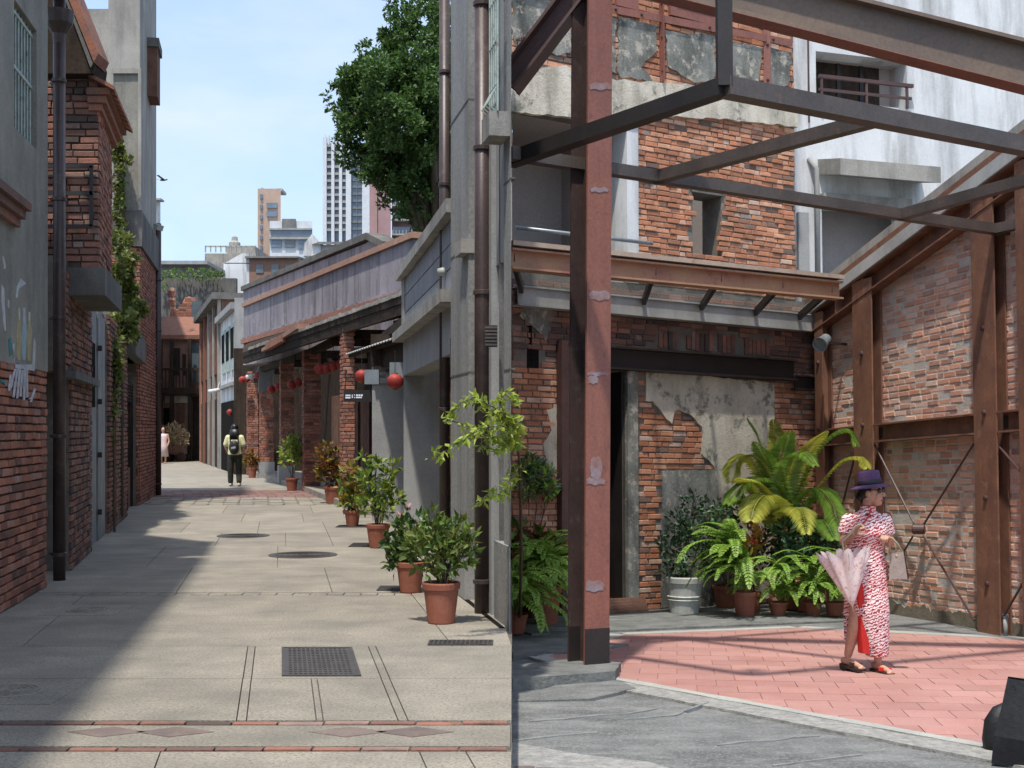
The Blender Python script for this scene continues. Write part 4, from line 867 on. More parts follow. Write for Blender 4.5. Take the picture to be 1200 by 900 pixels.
for x, y, r in ((139, 150, 6), (141, 175, 9), (139, 205, 7), (140, 228, 6), (137, 252, 6), (142, 268, 8), (138, 290, 8), (147, 305, 11), (142, 325, 13), (150, 335, 13), (145, 352, 14), (153, 362, 11), (143, 375, 12), (150, 388, 9), (138, 402, 7), (136, 425, 5), (137, 450, 4), (135, 480, 3), (134, 520, 2)):
    Y = 24.7 if y < 280 else PC.P(PC.t(x), 0).y - .35
    cl_.append((aty(x, y, Y), r * Y / 1500))
leafcloud(MB(), [(a[0].lerp(b_[0], U(0, 1)) + rdir(0) * a[1] * U(0, 1.5), a[1] * U(.25, .8)) for a, b_ in zip(cl_, cl_[1:]) for _ in range(9)], 7000, .085, .06, .05, -.2).build('foliage', m_vine, Cr, recalc=False)['kind'] = 'stuff'
mb = MB()
for a, b in zip(cl_, cl_[1:]): mb.tube([a[0], (a[0] + b[0]) / 2 + Vector((U(-.1, .1), 0, U(-.1, .1))), b[0]], .014, 5)
mb.tube([cl_[-1][0], (cl_[-1][0].x, cl_[-1][0].y, 0)], .02, 5)
mb.build('stem', m_stem, Cr)
Rg = thing('roof_weeds', 'ragged green weeds growing along the wall top at the lane end', 'weeds', aty(215, 326, 69))
leafcloud(MB(), [(aty(x, 325 - 4 * abs(math.sin(x)), 69), U(.12, .38)) for x in range(188, 262, 5) if rnd.random() < .75] + [(aty(189, 335, 68), .3)], 500, .2, .08, .1).build('foliage', m_lf, Rg, recalc=False)['kind'] = 'stuff'
mb = MB()
for x in range(190, 260, 12): mb.tube([aty(x, 330, 69), aty(x + U(-3, 3), 318, 69)], .02, 4)
mb.build('stem', m_stem, Rg)
c = aty(191, 211, 60); o = thing('bird', 'small dark bird gliding in the pale sky', 'bird', c, local=True)
MB().ell((0, 0, 0), (.16, .05, .05), 8, 6).ell((.17, 0, .02), (.05, .035, .035), 8, 5).add([(.08, 0, .02), (-.05, 0, .02), (-.22, -.34, .16), (-.1, -.36, .17), (.08, 0, .035), (-.05, 0, .035)], [(0, 1, 2, 3), (4, 5, 2, 3)]).add([(.08, 0, .02), (-.05, 0, .02), (-.18, .34, .12), (-.06, .36, .13), (.08, 0, .035), (-.05, 0, .035)], [(0, 1, 2, 3), (4, 5, 2, 3)]).add([(-.12, 0, .02), (-.3, -.05, .03), (-.3, .05, .03)], [(0, 1, 2)]).build('body', m_black, o)
# ------------------------------------------------------------------ the courtyard (its own floor level, falling gently away)
tag(MB().gprism([(-900, -60), (900, -60), (900, 1500), (-900, 1500)], -4.2, -4.0).build('ground', m_court), 'dull grey ground far below and around', 'ground', kind='structure')
RW = 'R'
court = tag(MB().gprism([(.0, 3), (9, 3), (9, 24), (0.3, 24), (.0, 15.0)], -2.0, -.02).build('courtyard', m_court, None, 'R'), 'grey concrete courtyard floor beside the lane', 'courtyard', kind='structure')
BASE[court.name] = Vector()
G = lambda px, py, z=0.: atz(px, py, z, 'R')
g2 = lambda px, py: tuple(G(px, py).xy)
# concrete bays with a few cracks
def cslab(pts, mat, nm, z=0., seed=1, amp=.012, bot=-.03): return MB().gprism(ragged(pts, .12, amp, seed), bot, z).build(nm, mat, court)
# salmon tiles
F0, F1 = Vector(g2(727, 795)), Vector(g2(1380, 913)); BL = Vector(g2(640, 769)); B1 = Vector(g2(735, 744)); B2 = Vector(g2(935, 736)); B3 = Vector(g2(1380, 759))
tp = [tuple(F0), tuple(F1), tuple(B3), tuple(B2), tuple(B1), tuple(BL)]
MB().gprism(tp, -.03, -.006).build('tile_bed', m_grout, court)
ta_ = Vector((1, -.13)).normalized(); tb_ = Vector((.13, 1)).normalized(); S = .30
for i in range(-8, 34):
    for j in range(-2, 34):
        o2 = Vector((0, 6)) + ta_ * (i * S + (S / 2 if j % 2 else 0)) + tb_ * (j * S)
        q = [o2, o2 + ta_ * S, o2 + ta_ * S + tb_ * S, o2 + tb_ * S]
        c = sum(q, Vector((0, 0))) / 4
        ins = [inside(tuple(v), tp) for v in q]
        if not any(ins) and not inside(tuple(c), tp): continue
        if 600 + FPX * c.x / c.y > 1360: continue
        poly = [tuple(c + (v - c) * .982) for v in q]
        if not all(ins):   # cut to the edge: clip against the area
            bm_p = [Vector(v) for v in poly]; n = len(tp)
            sgn = 1 if sum(tp[k][0] * tp[(k + 1) % n][1] - tp[(k + 1) % n][0] * tp[k][1] for k in range(n)) > 0 else -1
            for k in range(n):
                a = Vector(tp[k]); e = (Vector(tp[(k + 1) % n]) - a); out = []
                if (k, (k + 1) % n) == (4, 5) or (k, (k + 1) % n) == (5, 0) or True:
                    for m_ in range(len(bm_p)):
                        P1, P2 = bm_p[m_], bm_p[(m_ + 1) % len(bm_p)]
                        s1 = sgn * (e.x * (P1 - a).y - e.y * (P1 - a).x); s2 = sgn * (e.x * (P2 - a).y - e.y * (P2 - a).x)
                        if s1 >= 0: out.append(P1)
                        if s1 * s2 < 0: out.append(P1 + (P2 - P1) * (s1 / (s1 - s2)))
                bm_p = out
                if len(bm_p) < 3: break
            if len(bm_p) < 3: continue
            poly = [tuple(v) for v in bm_p]
        MB().gprism(poly, -.03, U(-.0015, .0015)).build('floor_tile', m_tilef, court)
def strip(a, b, w0, w1, mat, nm, z=.004, seed=1):
    a = Vector(a); b = Vector(b); d = (b - a).normalized(); n = Vector((-d.y, d.x)); m = max(2, int((b - a).length / .12)); L1 = []; L2 = []
    for k in range(m + 1):
        q = a + (b - a) * (k / m); v = mnoise.noise(Vector((q.x * 4, q.y * 4, seed))) * .02
        L1.append(tuple(q + n * (w0 + v))); L2.append(tuple(q + n * (w1 - v * 1.2)))
    return MB().gprism(L1 + L2[::-1], -.03, z).build(nm, mat, court)
strip(F0, F1, -.10, -.001, m_edge, 'edging', .006); strip(F0, F1, -.36, -.104, m_peb, 'pebble_strip', .0, 3)
strip(B1, B2, .001, .17, m_edge, 'edging', .005); strip(B2, B3, .001, .2, m_edge, 'edging', .005); strip(BL, B1, .001, .2, m_edge, 'edging', .005)
strip(BL, F0, -.16, -.001, m_edge, 'edging', .005)
strip(B1 + Vector((-.9, -.1)), B2 + Vector((.8, .6)), .22, 1.1, m_slate, 'slate_paving', .002, 4)
strip(B1 + Vector((-.9, -.1)), B2 + Vector((.8, .6)), 1.12, 4.5, m_slate, 'slate_paving', .001, 5)
cslab([g2(600, 790), g2(668, 783), g2(727, 787), g2(722, 798), g2(660, 803), g2(600, 807)], m_slate, 'stone_step', .075, 5, .02)
cslab([g2(600, 757), g2(660, 752), g2(735, 757), g2(690, 766), g2(640, 767), g2(600, 772)], m_slate, 'stone_flag', .02, 6, .02)
cslab([(.002, 9.0), g2(660, 800), g2(722, 797), (.92, 9.6), (.55, 9.1)], m_court, 'stone_skirt', .004, 7)
# concrete bays in the foreground
fb = [((.002, 6.2), (1.5, 6.2), (2.6, 6.75), (1.7, 8.1), (.60, 9.05), (.002, 9.0)), ((.002, 3.2), (6, 3.2), (6, 3.9), (2.6, 6.73), (1.5, 6.18), (.002, 6.18))]
for k, q in enumerate(fb): MB().gprism(list(q), -.03, -.004).build('concrete_bay', m_court, court)
m_crack = M('pale filled crack', (.27, .275, .26), (.2, .205, .195), 9, .9, .4, 60)
for k, pts in enumerate(([(620, 845), (660, 842), (700, 838), (735, 836), (770, 830)], [(840, 873), (870, 869), (905, 868), (930, 864), (960, 862)], [(730, 843), (790, 838), (830, 822)], [(600, 868), (650, 862), (700, 858)], [(905, 897), (960, 890), (1010, 884)])):
    top = [g2(x, y) for x, y in pts]; bot = [g2(x + 1, y + .9) for x, y in pts[::-1]]
    MB().gprism(ragged(top + bot, (.03), .012, k + 30), -.03, .0045).build('crack_fill', m_crack, court)
mb = MB()
for k in range(9):
    for j in range(3):
        x = .02 + k * .108 + (.05 if j % 2 else 0); y = 6.55 + j * .108 - .02 * k
        mb.gprism([(x, y), (x + .1, y - .01), (x + .1, y + .09), (x, y + .1)], -.03, .006 + U(-.002, .002))
mb.build('sett_patch', m_pinkp, court)['kind'] = 'stuff'
mb = MB()
for (x, y) in ((6.55, 0),): mb.gprism([g2(600, 870), g2(680, 884), g2(760, 893), g2(800, 905), g2(600, 905)], -.03, .002)
mb.build('pebble_patch', m_peb, court)

# ---- planes
A_, B_ = G(1036, 716), G(1198, 744)
PS = Pl(A_.xy, B_.xy, 'R')                   # side wall; t grows towards the viewer
# corner with the back facade
fa = Vector((0, 15.0)); 
kc = None
cs = PS.t(957); corner = PS.P(cs, 0).xy
PF = Pl(fa, corner, 'R'); LF = PF.L
zof = lambda p, x, y, o=0.: p.uv(x, y, o)[1]
CH = -.03
# ---- back facade, ground floor
Fh = thing('brick_facade', 'courtyard brick facade with steel framed doorway and flaking cream plaster', 'facade', PF.P(2, 0), 'R')
zc = zof(PF, 600, 352)                        # under the canopy channel
t_d0, t_d1 = PF.t(669), PF.t(733); z_l1 = zof(PF, 780, 412); z_l0 = zof(PF, 780, 438); zd = z_l0
t_p0, t_p1b = PF.t(746), PF.t(905)
holewall(PF, 0.0, LF + .1, -.3, zc + .35, [(t_d0, t_d1, -.1, zd)], -.35, -.012).build('mortar_bed', m_mortar, Fh)
MB().pbox(PF, t_d0 - .3, t_d1 + .3, -.1, zd + .3, -1.6, -1.5).build('inner_dark', m_dark, Fh)
MB().pbox(PF, t_d0 - .02, t_d1 + .02, -.02, .14, -1.5, -.05).build('sill_floor', m_wood_r, Fh)
plas_main = PF.poly([(756, 434), (906, 449), (906, 500), (900, 700), (846, 700), (842, 580), (835, 545), (822, 532), (822, 500), (806, 484), (790, 482), (786, 497), (772, 482), (764, 470), (756, 470)])
plas_low = PF.poly([(776, 552), (838, 550), (846, 600), (846, 712), (774, 712)])
hole_px = PF.poly([(772, 482), (838, 482), (838, 552), (772, 552)])
def mk_low(c):
    if t_d0 - .01 < c[0] < PF.t(747) and c[1] < zd + .02: return False
    if inside(c, plas_main) or inside(c, plas_low): return False
    if abs(c[0] - PF.t(625)) < .16 and abs(c[1] - zof(PF, 625, 422)) < .11: return False   # knocked out hole
    return True
bricks(Fh, PF, 0.0, LF, 0, zof(PF, 700, 404), m_brick_o, 300, mask=lambda c: mk_low(c) and c[1] < zd, course=.07, length=.21, seed=31, back=-.03, proud=.004, jit=.008)
bricks(Fh, PF, 0.0, LF, zof(PF, 780, 440), zc + .3, m_brick_d, 110, mask=lambda c: mk_low(c) and not (PF.t(765) < c[0] < PF.t(903) and z_l1 < c[1] < z_l1 + .29), course=.07, length=.21, seed=32, back=-.03, proud=.004, jit=.01)
t = PF.t(767)
while t < PF.t(902):
    if rnd.random() > .12: MB().pbox(PF, t, t + .062, z_l1 + .03 + U(0, .03), z_l1 + .27 + U(-.04, .02), -.03, .004 + U(-.006, .012)).build('soldier_brick', m_brick_d, Fh)
    t += .075
MB().pprism(PF, ragged(plas_main, .04, .018, 3), -.02, .024).build('plaster', m_cream, Fh)
MB().pprism(PF, ragged(plas_low, .04, .014, 4), -.02, .016).build('render_patch', m_moss, Fh)
MB().pprism(PF, ragged(PF.poly([(640, 480), (652, 478), (652, 560), (640, 545), (636, 520), (646, 505)]), .04, .012, 8), -.02, .010).build('plaster_scab', m_cream, Fh)
MB().pprism(PF, ragged(PF.poly([(612, 352), (640, 352), (650, 372), (640, 398), (620, 380), (610, 370)]), .05, .03, 9), -.02, .012).build('plaster_scab', m_moss, Fh)
MB().pbox(PF, PF.t(618), PF.t(632), zof(PF, 625, 437), zof(PF, 625, 408), -.02, -.009).build('wall_socket', m_dark, Fh)
# lintel and door frame
MB().ibeam(PF.P(PF.t(660), (z_l0 + z_l1) / 2, .09), PF.P(PF.t(925), (z_l0 + z_l1) / 2 + 0.0, .09), .16, z_l1 - z_l0, .025, .02).build('steel_lintel', m_black, Fh)
MB().pbox(PF, PF.t(652), PF.t(668), 0, zof(PF, 660, 400), -.05, .12).build('door_post', m_redd, Fh)
MB().pbox(PF, PF.t(733), PF.t(745), 0, zd, -.06, .05).build('door_jamb', m_moss, Fh)
MB().pbox(PF, t_d1 - .012, t_d1 - .002, 0, zd, -.36, -.07).build('reveal_shade_liner', m_black, Fh)  # added near-black plate, stands for the doorway's shade on the reveal
MB().ibeam(PF.P(PF.t(924), zof(PF, 940, 450), .12), PF.P(LF - .02, zof(PF, 940, 450), .12), .14, .2, .02).build('bracket_beam', m_black, Fh)
# ramp at the door
rp = [G(690, 722), G(760, 716), PF.P(t_d1 + .25, 0, .05), PF.P(t_d0, 0, .05)]
o = thing('timber_ramp', 'low wooden ramp leading up to the dark doorway', 'ramp', rp[0], 'R')
for k in range(5):
    a, b = k / 5, (k + .94) / 5
    q = [rp[3].lerp(rp[0], a) + Vector((0, 0, .16 * (1 - a))), rp[2].lerp(rp[1], a) + Vector((0, 0, .16 * (1 - a))), rp[2].lerp(rp[1], b) + Vector((0, 0, .16 * (1 - b))), rp[3].lerp(rp[0], b) + Vector((0, 0, .16 * (1 - b)))]
    MB().hexa([v + Vector((0, 0, -.03)) for v in q] + [v + Vector((0, 0, .01)) for v in q]).build('plank', m_wood_r, o)

# ---- canopy: grey channel on the wall, ochre beam in front, glass between
Cy = thing('glass_canopy', 'glass canopy between a rusty ochre beam and a grey steel channel', 'canopy', PF.P(2, zc), 'R')
og = .14
zg0, zg1 = zof(PF, 770, 371, og), zof(PF, 770, 352, og)
MB().pbox(PF, 0.0, LF - .05, zg0, zg1, og - .02, og).pbox(PF, 0, LF - .05, zg0 - .015, zg0, og - .12, og + .03).pbox(PF, 0, LF - .05, zg1, zg1 + .015, og - .12, og + .03).build('grey_channel', m_gst, Cy)
r0, r1 = aty(596, 303.5, 13.3, 'R'), aty(983, 341, 15.75, 'R')
MB().ibeam(r0, r1, .16, .22, .022, .018).build('ochre_beam', m_ochre, Cy)
MB().bar(r0 + Vector((0, 0, .16)), r1 + Vector((0, 0, .16)), .2, .05).build('cap_flashing', M('tan flashing', (.46, .37, .29), (.38, .29, .23), 3, .7, .1, 40, spots=(.3, .17, .12), spscale=6), Cy)
q0, q1 = PF.P(0, zg1 + .02, og), PF.P(LF - .3, zg1 + .02, og)
for k in range(5):
    a, b = .01 + k / 5, (k + .97) / 5
    P4 = [q0.lerp(q1, a), q0.lerp(q1, b), r0.lerp(r1, b) + Vector((0, 0, .13)), r0.lerp(r1, a) + Vector((0, 0, .13))]
    MB().hexa([v for v in P4] + [v + Vector((0, 0, .012)) for v in P4]).build('glass_pane', m_glassw, Cy)
for k in range(6):
    f = min(max(k / 5, .01), .97); MB().bar(q0.lerp(q1, f) + Vector((0, 0, -.05)), r0.lerp(r1, f) + Vector((0, 0, .02)), .05, .09).build('purlin', m_black, Cy)
mb = MB()
for k in range(3): mb.lathe([(.018, 0), (.018, .02), (.005, .025)], r1 + Vector((-.1, 0, -.06 + k * .05)), 8, ax=(0, -1, 0))
mb.build('bolts', m_black, Cy)['kind'] = 'stuff'

# ---- upper storey, on the same line
Up = thing('brick_upper_storey', 'ruined orange brick upper storey with red iron straps and open window', 'facade', PF.P(2, zc + .4), 'R')
zu0 = zc + .36; zu1 = zof(PF, 700, -60)
tw0, tw1 = PF.t(814), PF.t(848); zw0, zw1 = zof(PF, 831, 299), zof(PF, 831, 226)
to0, to1 = -.0, PF.t(747); zo1 = zof(PF, 690, 136)
tR = PF.t(935)
holewall(PF, 0, tR, zu0, zu1, [(tw0, tw1, zw0, zw1), (to0 - .1, to1, zu0 - .1, zo1)], -.4, -.012).build('mortar_bed', m_mortar, Up)
zband = zof(PF, 840, 128)
bricks(Up, PF, to1, tR, zu0, zu1, m_brick_o, 300, mask=lambda c: not (tw0 < c[0] < tw1 and zw0 < c[1] < zw1) and c[1] < zband + .02, course=.068, length=.205, seed=33, back=-.03, proud=.004, jit=.012)
bricks(Up, PF, 0, tR, zof(PF, 700, 112), zu1, m_brick_o, 60, mask=lambda c: c[1] > zof(PF, 700, 112), course=.08, length=.24, seed=34, back=-.03, proud=.002, jit=.006)
# old render left between the straps, and the pale band under it
m_band = m_cream
MB().pprism(PF, ragged([PF.uv(598, 132), PF.uv(747, 146), PF.uv(760, 135), PF.uv(870, 143), PF.uv(932, 150), PF.uv(930, 108), PF.uv(720, 95), PF.uv(660, 78), PF.uv(600, 85)], .06, .02, 11), -.02, .05).build('pale_band', m_cream, Up)
for k, pts in enumerate(([(600, -20), (640, -20), (665, 10), (668, 66), (640, 60), (618, 40), (600, 50)], [(724, 20), (768, 30), (768, 60), (750, 80), (766, 96), (724, 90)], [(778, 36), (838, 44), (836, 98), (812, 96), (782, 78)], [(846, 48), (892, 56), (888, 104), (846, 102)], [(668, 20), (690, 14), (720, 22), (720, 88), (690, 78), (672, 70)], [(898, 58), (926, 62), (922, 100), (900, 104)])):
    MB().pprism(PF, ragged([PF.uv(x, y) for x, y in pts], .06, .035, 12 + k), -.02, .022).build('render_patch', m_moss, Up)
def strap(x0, y0, x1, y1, w=9.):
    a = PF.uv(x0, y0); b = PF.uv(x1, y1); s = MB().bar(PF.P(*a, .055), PF.P(*b, .055), .012 if abs(x1 - x0) > abs(y1 - y0) else w * .0105, w * .0105 if abs(x1 - x0) > abs(y1 - y0) else .012, up=(0, 0, 1)).build('iron_strap', m_red, Up)
    for f in (.12, .5, .88):
        q = PF.P(a[0] + (b[0] - a[0]) * f, a[1] + (b[1] - a[1]) * f, .06)
        MB().lathe([(.02, 0), (.018, .02), (.004, .024)], q, 8, ax=tuple(PF.n)).build('rivet', m_redd, s)
strap(722, 14, 925, 52); strap(600, -14, 668, 2); strap(772, -6, 773, 97); strap(895, 0, 896, 108); strap(690, 5, 722, 14)
for x0, x1, y0, y1 in ((722, 748, -6, 11), (786, 842, 4, 26)): MB().pbox(PF, PF.t(x0), PF.t(x1), zof(PF, (x0 + x1) / 2, y1), zof(PF, (x0 + x1) / 2, y0), .0, .05).build('iron_plate', m_red, Up)
MB().pbox(PF, PF.t(794), PF.t(836), zof(PF, 815, 15), zof(PF, 815, 2), .05, .06).build('plate_window', m_white, Up)
# open bay on the left: ceiling slab, white post, pale room behind, hand rail
m_room = M('shaded pinkish room plaster', (.42, .37, .345), (.36, .32, .30), 1.2, .9, .1, 40)
rq = lambda t, o_: tuple(PF.P(t, 0, o_).xy)
RP = [rq(.26, -.41), rq(to1 - .01, -.41), rq(to1 + .2, -1.6), rq(.98, -1.6)]
MB().gprism(RP, zo1, zo1 + .14).build('ceiling_slab', m_room, Up)
MB().gprism(RP, zu0 - .2, zu0 + .02).build('floor_slab', m_conc_d, Up)
MB().gprism([rq(.2, -.41), rq(.25, -.41), rq(.97, -1.6), rq(.92, -1.6)], zu0, zo1 + .1).build('room_end_wall', m_room, Up)
MB().pbox(PF, .93, to1 + .6, zu0, zo1 + .14, -1.7, -1.605).build('room_wall', m_room, Up)
MB().pbox(PF, PF.t(742), PF.t(760), zu0, zo1, -1.6, -.42).build('room_side_wall', m_room, Up)
MB().pbox(PF, PF.t(717), PF.t(733), zu0, zof(PF, 725, 255), -.5, -.45).build('inner_door', m_dark, Up)
MB().pbox(PF, PF.t(735), PF.t(748.5), zu0, zo1 + .05, -.35, .02).build('white_post', m_white, Up)
MB().tube([PF.P(0, zof(PF, 600, 266, .1), .1), PF.P(PF.t(760), zof(PF, 755, 284, .1), .1)], .025, 8).build('hand_rail', m_galv, Up, smooth=True)
MB().pbox(PF, tw0 - .6, tw1 + 1.4, zw0 - .6, zw1 + 1.2, -1.6, -1.5).build('window_room', m_room, Up)
MB().pbox(PF, tw0 - .02, tw1 + .02, zw1 - .02, zw1 + .06, -.36, .012).build('window_lintel', m_conc_d, Up)
MB().pbox(PF, tw0 + .1, tw1 + .02, zw0 + .05, zw0 + .38, -1.2, -.9).build('window_shelf', m_room, Up)

# ---- white building behind
W0 = PF.P(PF.t(925), 0, -.6).xy; Wd = Vector((.955, .295)); PWb = Pl(W0, W0 + Wd * 9, 'R')
Wb = thing('white_building', 'stained white rendered building with a balcony window behind the ruin', 'building', PWb.P(2, 0), 'R')
bw = (PWb.t(961), PWb.t(1069), zof(PWb, 1010, 122), zof(PWb, 1010, 66)); ow = (PWb.t(966), PWb.t(1062), zof(PWb, 1010, 330), zof(PWb, 1010, 244))
holewall(PWb, -.3, 8, -.5, zof(PWb, 1000, -90), [bw, ow], -.3, 0).build('wall', m_white, Wb)
MB().pbox(PWb, bw[0] - .6, bw[1] + 1.2, bw[2] - .6, bw[3] + 1.5, -.5, -.44).build('balcony_back', m_room, Wb)
dw = MB().pbox(PWb, bw[0] - .4, PWb.t(1036, -.4), bw[2] - .05, bw[3] + .4, -.43, -.40).build('balcony_door', m_wood, Wb)
for x in (985, 1012): MB().pbox(PWb, PWb.t(x, -.4), PWb.t(x, -.4) + .06, bw[2], bw[3] + .4, -.395, -.375).build('door_stile', m_black, dw)
MB().pbox(PWb, bw[0] - .1, bw[1] + .1, bw[2] - .15, bw[2] - .002, -1.3, -.01).build('balcony_floor', m_conc, Wb)
MB().pbox(PWb, bw[0] - .1, bw[1] + .1, bw[3] + .002, bw[3] + .15, -1.3, -.301).build('balcony_ceiling', m_room, Wb)
MB().pbox(PWb, bw[1] + .002, bw[1] + .1, bw[2] - .1, bw[3] + .1, -1.3, -.301).build('balcony_side', m_room, Wb)
zr_ = lambda y: zof(PWb, 1010, y)
rl = MB().bar(PWb.P(bw[0], zr_(97), .08), PWb.P(PWb.t(1072), zr_(97), .08), .05, .05).build('railing', m_redd, Wb)
MB().bar(PWb.P(bw[0], zr_(112), .08), PWb.P(PWb.t(1070), zr_(112), .08), .035, .035).build('rail', m_redd, rl)
for x in (964, 1017, 1065): MB().bar(PWb.P(PWb.t(x), zr_(124), .08), PWb.P(PWb.t(x), zr_(97), .08), .035, .035, up=(0, 1, 0)).build('rail_post', m_redd, rl)
za, zb2 = zof(PWb, 1020, 200), zof(PWb, 1020, 222)
MB().hexa([PWb.P(PWb.t(962), za - .12, 0), PWb.P(PWb.t(1082), za - .12, 0), PWb.P(PWb.t(1082), za + .1, 0), PWb.P(PWb.t(962), za + .1, 0), PWb.P(PWb.t(964), za - .25, .55), PWb.P(PWb.t(1080), za - .25, .55), PWb.P(PWb.t(1080), za - .02, .55), PWb.P(PWb.t(964), za - .02, .55)]).build('sun_hood', m_conc, Wb)
MB().pbox(PWb, PWb.t(964), PWb.t(1068), ow[3], ow[3] + .16, -.1, .1).build('window_head', m_conc, Wb)
MB().pbox(PWb, ow[0] - .6, ow[1] + 1.2, ow[2] - .6, ow[3] + 1.5, -.75, -.7).build('lower_room', m_room, Wb)
MB().pbox(PWb, ow[0], ow[1], ow[2] - .3, ow[2] + .1, -.6, -.5).build('lower_shelf', m_wood, Wb)
dp = MB().tube([PWb.P(PWb.t(956), zof(PWb, 956, 330), .1), PWb.P(PWb.t(956), zof(PWb, 956, 200), .1), PWb.P(PWb.t(951), zof(PWb, 951, 186), .02)], .04, 8).build('drain_pipe', m_gray, Wb, smooth=True)
MB().tube([PWb.P(PWb.t(950), zof(PWb, 950, 145), .05), PWb.P(PWb.t(950), zof(PWb, 950, -20), .05)], .014, 6).build('conduit', m_redd, Wb)
MB().pbox(PWb, PWb.t(936), PWb.t(948), zof(PWb, 942, 330), zof(PWb, 942, 250), .0, .06).build('buttress', m_gray, Wb)

# ---- side wall with its steel frame
Sw = thing('gable_wall', 'pale pink brick gable wall braced by a rusty steel frame', 'wall', PS.P(0, 0), 'R')
tS0 = cs; tS1 = PS.t(1240) + 1.6
slope0 = PS.uv(958, 366, .05); slope1 = PS.uv(1200, 186, .05); ks = (slope1[1] - slope0[1]) / (slope1[0] - slope0[0])
ztop = lambda t: slope0[1] + ks * (t - slope0[0])
MB().pprism(PS, [(tS0 - .05, -.3), (tS1, -.3), (tS1, ztop(tS1) - .05), (tS0 - .05, ztop(tS0) - .05)], -.3, -.004).build('mortar_bed', m_mort_p, Sw)
bricks(Sw, PS, tS0, tS1, 0.02, ztop(tS1), m_brick_p, 300, mask=lambda c: c[1] < ztop(c[0]) - .08 and rnd.random() > (.03 if mnoise.noise(Vector((c[0] * 1.7, c[1] * 2.1, 3))) < .2 else .2), course=.076, length=.24, seed=41, back=-.03, proud=.002, jit=.006, joint=.016)
m_mossb = M('mossy wall foot', (.16, .15, .10), (.26, .2, .16), 9, .95, .8, 40)
MB().pprism(PS, ragged([(tS0, -.1), (tS1, -.1), (tS1, .08), ((tS0 + tS1) / 2, .12), (tS0, .1)], .04, .05, 20), -.02, .013).build('moss_skirt', m_mossb, Sw)
fr_ = .14
def icol(x0, x1, ybot, nm='steel_column'):
    tm = PS.t((x0 + x1) / 2, fr_); w_ = abs(PS.t(x1, fr_) - PS.t(x0, fr_)); zt_ = ztop(tm) - .08
    c_ = MB().pbox(PS, tm - w_ / 2, tm + w_ / 2, -.05, zt_, fr_, fr_ + .02).pbox(PS, tm - w_ / 2, tm + w_ / 2, -.05, zt_, .012, .03).pbox(PS, tm - .01, tm + .01, -.05, zt_, .03, fr_).build(nm, m_rust, Sw)
    for z in (.5, 1.4, 2.3, 3.2):
        if z < zt_: MB().lathe([(.03, 0), (.026, .025), (.006, .03)], PS.P(tm, z, fr_ + .019), 8, ax=tuple(PS.n)).build('bolt', m_redd, c_)
    return tm, w_
c1 = icol(1002, 1024, 600); c2 = icol(1143, 1169, 740); c0 = icol(957, 966, 700); c3 = icol(1196, 1222, 745)
zm0, zm1 = zof(PS, 1080, 514, fr_), zof(PS, 1080, 491, fr_)
for a, b in ((c0[0] + .05, c1[0] - c1[1] / 2), (c1[0] + c1[1] / 2, c2[0] - c2[1] / 2), (c2[0] + c2[1] / 2, c3[0])):
    bm_ = MB().pbox(PS, a, b, zm0 + .02, zm1 - .02, .06, .075).pbox(PS, a, b, zm0, zm0 + .02, .01, fr_ + .015).pbox(PS, a, b, zm1 - .02, zm1, .01, fr_ + .015).build('mid_beam', m_rust, Sw)
    MB().pbox(PS, a + .02, a + .09, zm0 + .05, zm1 - .05, .075, .085).build('splice_plate', m_black, bm_)
# rafter and the layered verge above it
def along(d0, d1, o0, o1, mat, nm):
    a, b = tS0 - .1, tS1
    MB().pprism(PS, [(a, ztop(a) + d0), (b, ztop(b) + d0), (b, ztop(b) + d1), (a, ztop(a) + d1)], o0, o1).build(nm, mat, Sw)
along(-.27, -.05, .03, .05, m_rust, 'rafter_web'); along(-.29, -.27, .01, fr_ + .03, m_rust, 'rafter_flange'); along(-.05, -.03, .01, fr_ + .03, m_rust, 'rafter_flange')
for x in (985, 1016, 1148, 1163): t = PS.t(x, .1); MB().pbox(PS, t, t + .02, ztop(t) - .27, ztop(t) - .05, .05, fr_ + .02).build('stiffener', m_rust, Sw)
along(-.028, .12, -.3, .20, m_gst, 'verge_gutter'); along(.122, .21, -.3, .175, m_rust, 'verge_trim'); along(.212, .33, -.4, .15, m_conc, 'verge_coping')
# bracing
def rod(x0, y0, x1, y1): MB().tube([PS.P(*PS.uv(x0, y0, .12), .12), PS.P(*PS.uv(x1, y1, .12), .12)], .013, 6).build('brace_rod', m_redd, Sw)
rod(1025, 521, 1071, 613); rod(1082, 628, 1142, 727); rod(1141, 520, 1083, 614); rod(1070, 628, 1034, 690)
rod(1170, 522, 1215, 575); rod(1215, 655, 1170, 733); rod(1004, 525, 985, 600)
hc = PS.P(*PS.uv(1076.5, 620, .12), .12)
MB().lathe([(.055, -.07), (.06, -.06), (.06, .06), (.05, .07), (.045, .07), (.045, -.02), (.01, -.02)], hc, 16, ax=tuple((PS.n + PS.u * -.8).normalized())).build('brace_hub', m_redd, Sw, smooth=False)
c = PS.P(PS.t(1184), 0, .1); o = thing('conduit_stub', 'short pale metal pipe stub standing at the gable wall foot', 'pipe', c, 'R')
MB().tube([c + Vector((0, 0, -.05)), c + Vector((0, 0, .19))], .025, 10).build('pipe', m_gst, o, smooth=True); MB().lathe([(.026, 0), (.032, .0), (.032, .03), (.026, .03)], c + Vector((0, 0, .17)), 12).build('collar', m_galv, o)
